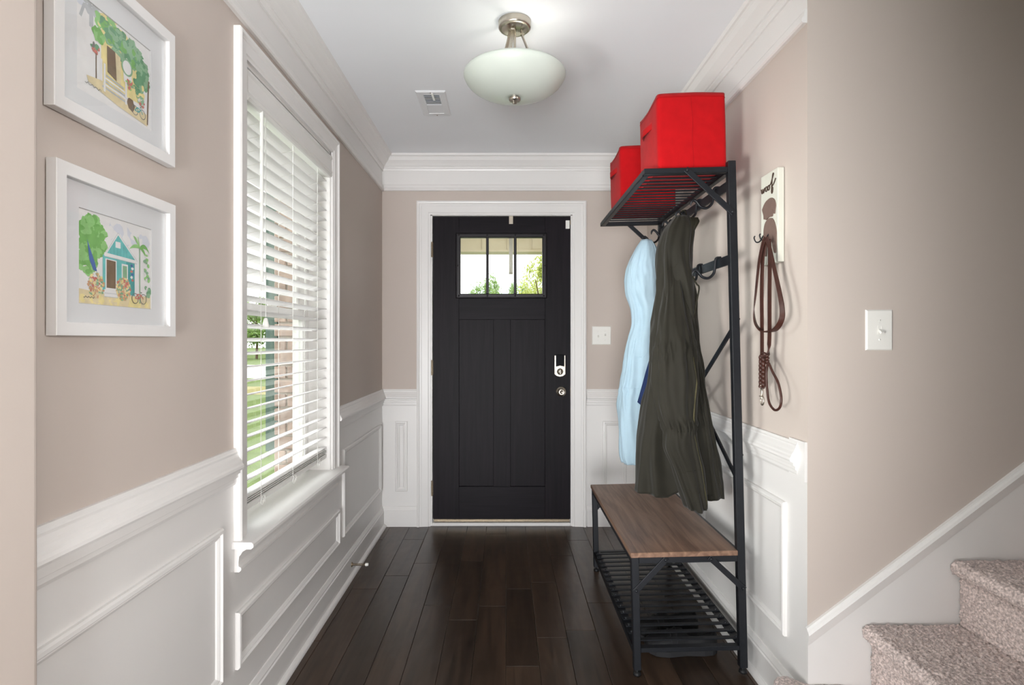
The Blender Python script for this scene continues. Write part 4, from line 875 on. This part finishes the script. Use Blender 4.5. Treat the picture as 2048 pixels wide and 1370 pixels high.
c0 = lg(128, 1262, .888); b.tube([c0 + Vector((0.0, 0.012 * math.cos(a), 0.015 * math.sin(a))) for a in np.linspace(1.2, 6.8, 22)], 0.0028, 6); b.tube([c0 + Vector((0, 0.016, 0.012)), c0 + Vector((0, 0.022, 0.014))], 0.002, 6); b.build('clasp', 'nickel', ls)

# ------------------------------------------------------------------ shoes under the bench
def shoe(cx, cy, rot, label):
    root = thing('black_shoe', (cx, cy, 0), label, 'shoe', 'black shoes under the bench'); R = Matrix.Rotation(rot, 3, 'Z'); c = Vector((cx, cy, 0))
    def w(u): return np.interp(u, [0, .06, .2, .45, .7, .88, .97, 1], [.012, .030, .036, .034, .046, .044, .028, .010])
    def hgt(u): return np.interp(u, [0, .05, .2, .42, .55, .75, .92, 1], [.055, .075, .078, .068, .072, .055, .036, .018])
    us = np.linspace(0, 1, 26)
    b = MB(); out = [(-.14 + .28 * u, w(u) * 1.08) for u in us] + [(-.14 + .28 * u, -w(u) * 1.08) for u in us[::-1]]
    b.prism([tuple(p) for p in out], lambda p, q, t: c + R @ Vector((p, q, t + (0.010 * ((p - .04) / .1) ** 2 if p > .04 else 0))), 0.001, 0.022); b.build('sole', 'shoe_sole', root)
    rows = []
    for u in us:
        row = []
        for a in np.linspace(0, math.pi, 15):
            z = 0.020 + (hgt(u) - 0.0) * math.sin(a) ** .8; 
            if .04 < u < .48 and .25 < a / math.pi < .75: z = min(z, 0.020 + hgt(u) * .95) - 0.05 * math.sin(math.pi * (u - .04) / .44) * math.sin(math.pi * (a / math.pi - .25) / .5)
            lift = 0.010 * max(0, (u - .64) / .36) ** 2
            row.append(c + R @ Vector((-.14 + .28 * u, w(u) * math.cos(a), z + lift)))
        rows.append(row)
    b = MB(); b.grid(rows); b.build('upper', 'shoe_black', root, solid=0.003)
    b = MB()
    for u in (.58, .66): b.tube([c + R @ Vector((-.14 + .28 * u, w(u) * math.cos(a) * 1.02, .022 + hgt(u) * math.sin(a) ** .8 * 1.02)) for a in np.linspace(.35, 2.8, 12)], 0.003, 6)
    b.build('strap', 'shoe_sole', root)
shoe(0.69, 2.295, math.pi, 'black shoe lying under the bench shelf, nearer of the pair'); shoe(0.665, 2.42, math.pi + .18, 'black shoe under the bench shelf, farther of the pair')

# ------------------------------------------------------------------ carpeted stair
st = thing('carpeted_stair', (1.4, 1.4, 0), 'staircase covered in mottled taupe carpet rising to the right', 'stairs')
nrg = np.random.default_rng(4)
def smooth2(a, n=1):
    for _ in range(n): a = (a + np.roll(a, 1, 0) + np.roll(a, -1, 0) + np.roll(a, 1, 1) + np.roll(a, -1, 1)) / 5
    return a
def step(i, x0, x1, zlo, zhi, yb, yf=0.75):
    rr = 0.022
    prof = [(x0 + 0.028, zlo), (x0 + 0.028, zhi - 2 * rr - 0.006)] + [(x0 + rr + rr * math.cos(a), zhi - rr + rr * math.sin(a)) for a in np.linspace(math.radians(250), math.radians(90), 12)] + [(x1 + 0.05, zhi)]
    # resample densely
    P = np.array(prof); d = np.r_[0, np.cumsum(np.hypot(*np.diff(P, axis=0).T))]; s = np.arange(0, d[-1], 0.0026); X = np.interp(s, d, P[:, 0]); Z = np.interp(s, d, P[:, 1])
    tx, tz = np.gradient(X), np.gradient(Z); L = np.hypot(tx, tz); nx, nz = -tz / L, tx / L
    Ys = np.arange(yf, yb, 0.0026); n, m = len(s), len(Ys)
    h = smooth2(nrg.normal(size=(n, m)), 1) * 0.0042 + smooth2(nrg.normal(size=(n, m)), 6) * 0.004
    ed = np.clip((yb - Ys) / 0.012, 0, 1); drop = (1 - np.sqrt(1 - (1 - ed) ** 2)) * 0.012
    rows = [[(X[a] + nx[a] * (h[a, c] - drop[c]), Ys[c], Z[a] + nz[a] * (h[a, c] - drop[c])) for c in range(m)] for a in range(n)]
    b = MB(); b.grid(rows, smooth=True); o = b.build('step', 'carpet', st, fix=False); return o
RISE, RUN = 0.198, 0.2715; xn = lambda k: (1720 - VX) * 1.79 / F + (k - 2) * RUN
step(2, xn(2), xn(3), 0.17, 0.358, YR - 0.014); step(3, xn(3), xn(4), 0.358, 0.556, YR - 0.014); step(4, xn(4), xn(5), 0.556, 0.754, YR - 0.014)
# starting step wraps round the end of the wall
b = MB(); rows = []
for rr, z in ((0.985, 0.0), (0.985, 0.125), (1.0, 0.14), (1.0, 0.158), (0.985, 0.168), (0.95, 0.172), (0.6, 0.172), (0.02, 0.172)):
    row = []
    for j in range(120):
        a = 2 * math.pi * j / 120; c, s = math.cos(a), math.sin(a); e = 0.30
        sx_ = 0.935 + 0.116 * rr * math.copysign(abs(c) ** e, c); sy_ = 1.3 + 0.545 * rr * math.copysign(abs(s) ** e, s)
        row.append((sx_, min(sy_, 1.785) if sx_ > 0.914 else sy_, z + 0.002 * mnoise.noise(Vector((c * 40, s * 40, z * 300)))))
    rows.append(row)
b.grid(rows, wrap=True); b.build('step', 'carpet', st)
b = MB(); b.box((1.02, 0.75, 0.0), (1.5, YR - 0.013, 0.168)); b.build('step', 'carpet', st)

# ------------------------------------------------------------------ outside
b = MB(); b.box((-90, 3.99, -0.5), (90, 120, -0.42)); b.box((-90, -30, -0.5), (-1.1, 3.99, -0.42)); lawn = tag(b.build('lawn', 'grass'), 'bright green lawn stretching outside the windows', 'lawn')
b = MB(); b.box((-2.5, -6, -0.42), (-1.11, 3.9, -0.408)); b.build('bounce_strip', 'concrete', lawn)  # unseen pale strip, added to bounce neutral light up onto the slats
b = MB(); b.box((-90, 17.5, -0.42), (90, 20.5, -0.412)); tag(b.build('dry_verge', 'dry_grass'), 'strip of dry yellow grass before the street', 'grass')
b = MB(); b.box((-90, 25, -0.42), (90, 38, -0.405)); tag(b.build('street', 'concrete'), 'pale concrete street running past the house', 'street')
pb = thing('porch_beam', (0, 5.78, 2.1), 'beige porch beam with panelled face across the front door glass', 'beam')
MB().box((-1.1, 5.75, 2.105), (3, 5.93, 2.245)).build('beam', 'porch_trim', pb)
b = MB(); b.box((-1.1, 5.735, 2.105), (3, 5.75, 2.125)); b.build('moulding', 'porch_trim', pb)
for k in range(-4, 9): b = MB(); b.box((k * 0.25 - 0.003, 5.742, 2.125), (k * 0.25 + 0.003, 5.752, 2.245)); b.build('batten', 'porch_trim', pb)
b = MB(); b.box((-1.1, 3.99, 2.33), (3, 6.2, 2.36)); tag(b.build('porch_ceiling', 'soffit'), 'pale porch ceiling outside above the front door', 'porch ceiling')
b = MB(); b.box((-1.1, 3.99, -0.405), (3, 5.95, -0.06)); tag(b.build('porch_floor', 'concrete'), 'concrete porch slab outside the front door', 'porch')
sh = thing('window_shutter', (-1.12, 2.98, 0.62), 'dark green shutter outside beyond the slat blind', 'shutter')
b = MB(); b.frame(2.775, 3.16, 0.70, 2.12, [(0, 0), (0, 0.055), (0.045, 0.055), (0.045, 0)], lambda d, z, t: (-1.095 - d, t, z)); b.build('frame', 'shutter_green', sh)
b = MB(); b.box((-1.12, 2.82, 0.745), (-1.098, 3.115, 2.075)); b.build('backing', 'shutter_green', sh)
lm = None
for i in range(30):
    z = 0.77 + i * 0.0445
    if lm is None: lm = MB().bar((-1.135, 2.82, z), (-1.135, 3.115, z), 0.034, 0.006, up=(0.4, 0, 1)).build('louver', 'shutter_green', sh); z0 = z
    else: o = lm.copy(); COL.objects.link(o); o.parent = sh; o.location = Vector((0, 0, z - z0))
def tree(x, y, h, cr, ch, n, ls_, m, label, seed, group=None):
    rg = random.Random(seed); root = thing('tree', (x, y, -0.405), label, 'tree', group)
    b = MB(); zt = -0.42 + h - ch * .75; b.tube([(x, y, -0.405), (x + .05, y, zt * .5), (x, y, zt), (x, y, zt + ch * .45)], [h * .022, h * .018, h * .014, h * .004], 8)
    for k in range(6): a = k * 1.05; b.tube([(x, y, zt + ch * .05 * k), (x + math.cos(a) * cr * .55, y + math.sin(a) * cr * .55, zt + ch * (.22 + .07 * k))], [h * .008, h * .003], 5)
    b.build('trunk', 'bark', root)
    b = MB(); zc = -0.42 + h - ch / 2
    cl_ = [(rg.gauss(0, .42), rg.gauss(0, .42), rg.uniform(-.85, .9)) for _ in range(34)]
    for _ in range(n):
        q = rg.choice(cl_); p = Vector((q[0] + rg.gauss(0, .17), q[1] + rg.gauss(0, .17), q[2] + rg.gauss(0, .12)))
        k = max(.25, 1 - .55 * max(0, p.z)); c = Vector((x + p.x * cr * k, y + p.y * cr * k, zc + p.z * ch / 2))
        u = Vector((rg.gauss(0, 1), rg.gauss(0, 1), rg.gauss(0, 1))).normalized(); v = u.orthogonal().normalized(); s = ls_ * rg.uniform(.6, 1.3)
        b.add([c - u * s, c + v * s * .45, c + u * s, c - v * s * .45], [(0, 1, 2, 3)], 0)
    o = b.build('foliage', m, root, fix=False); o['kind'] = 'stuff'
tree(-1.3, 42, 6.1, 1.5, 5.4, 5200, .10, 'leaf', 'pointed green tree in the left pane of the front door glass', 1)
tree(1.15, 50, 6.6, 1.5, 5.4, 5200, .10, 'leaf', 'rounded green tree in the middle pane of the front door glass', 2)
tree(1.05, 16.5, 4.1, 0.85, 3.2, 3000, .055, 'leaf_yellow', 'airy yellow green tree in the right pane of the front door glass', 3)
tree(3.3, 60, 7.4, 1.7, 5.0, 4200, .11, 'leaf_yellow', 'yellowish bush topped tree behind the airy tree at the right pane', 4)
for i, (x, y, h, q) in enumerate(((-21.5, 50, 5.2, 'nearest'), (-29.0, 62, 6.4, 'leftmost'), (-23.5, 66, 5.8, 'middle'), (-25.0, 78, 6.6, 'farthest'))):
    tree(x, y, h, 2.4, h * .78, 3200, .15, 'leaf', q + ' of the dark green trees across the street beyond the slat blind', 20 + i, 'trees across the street')
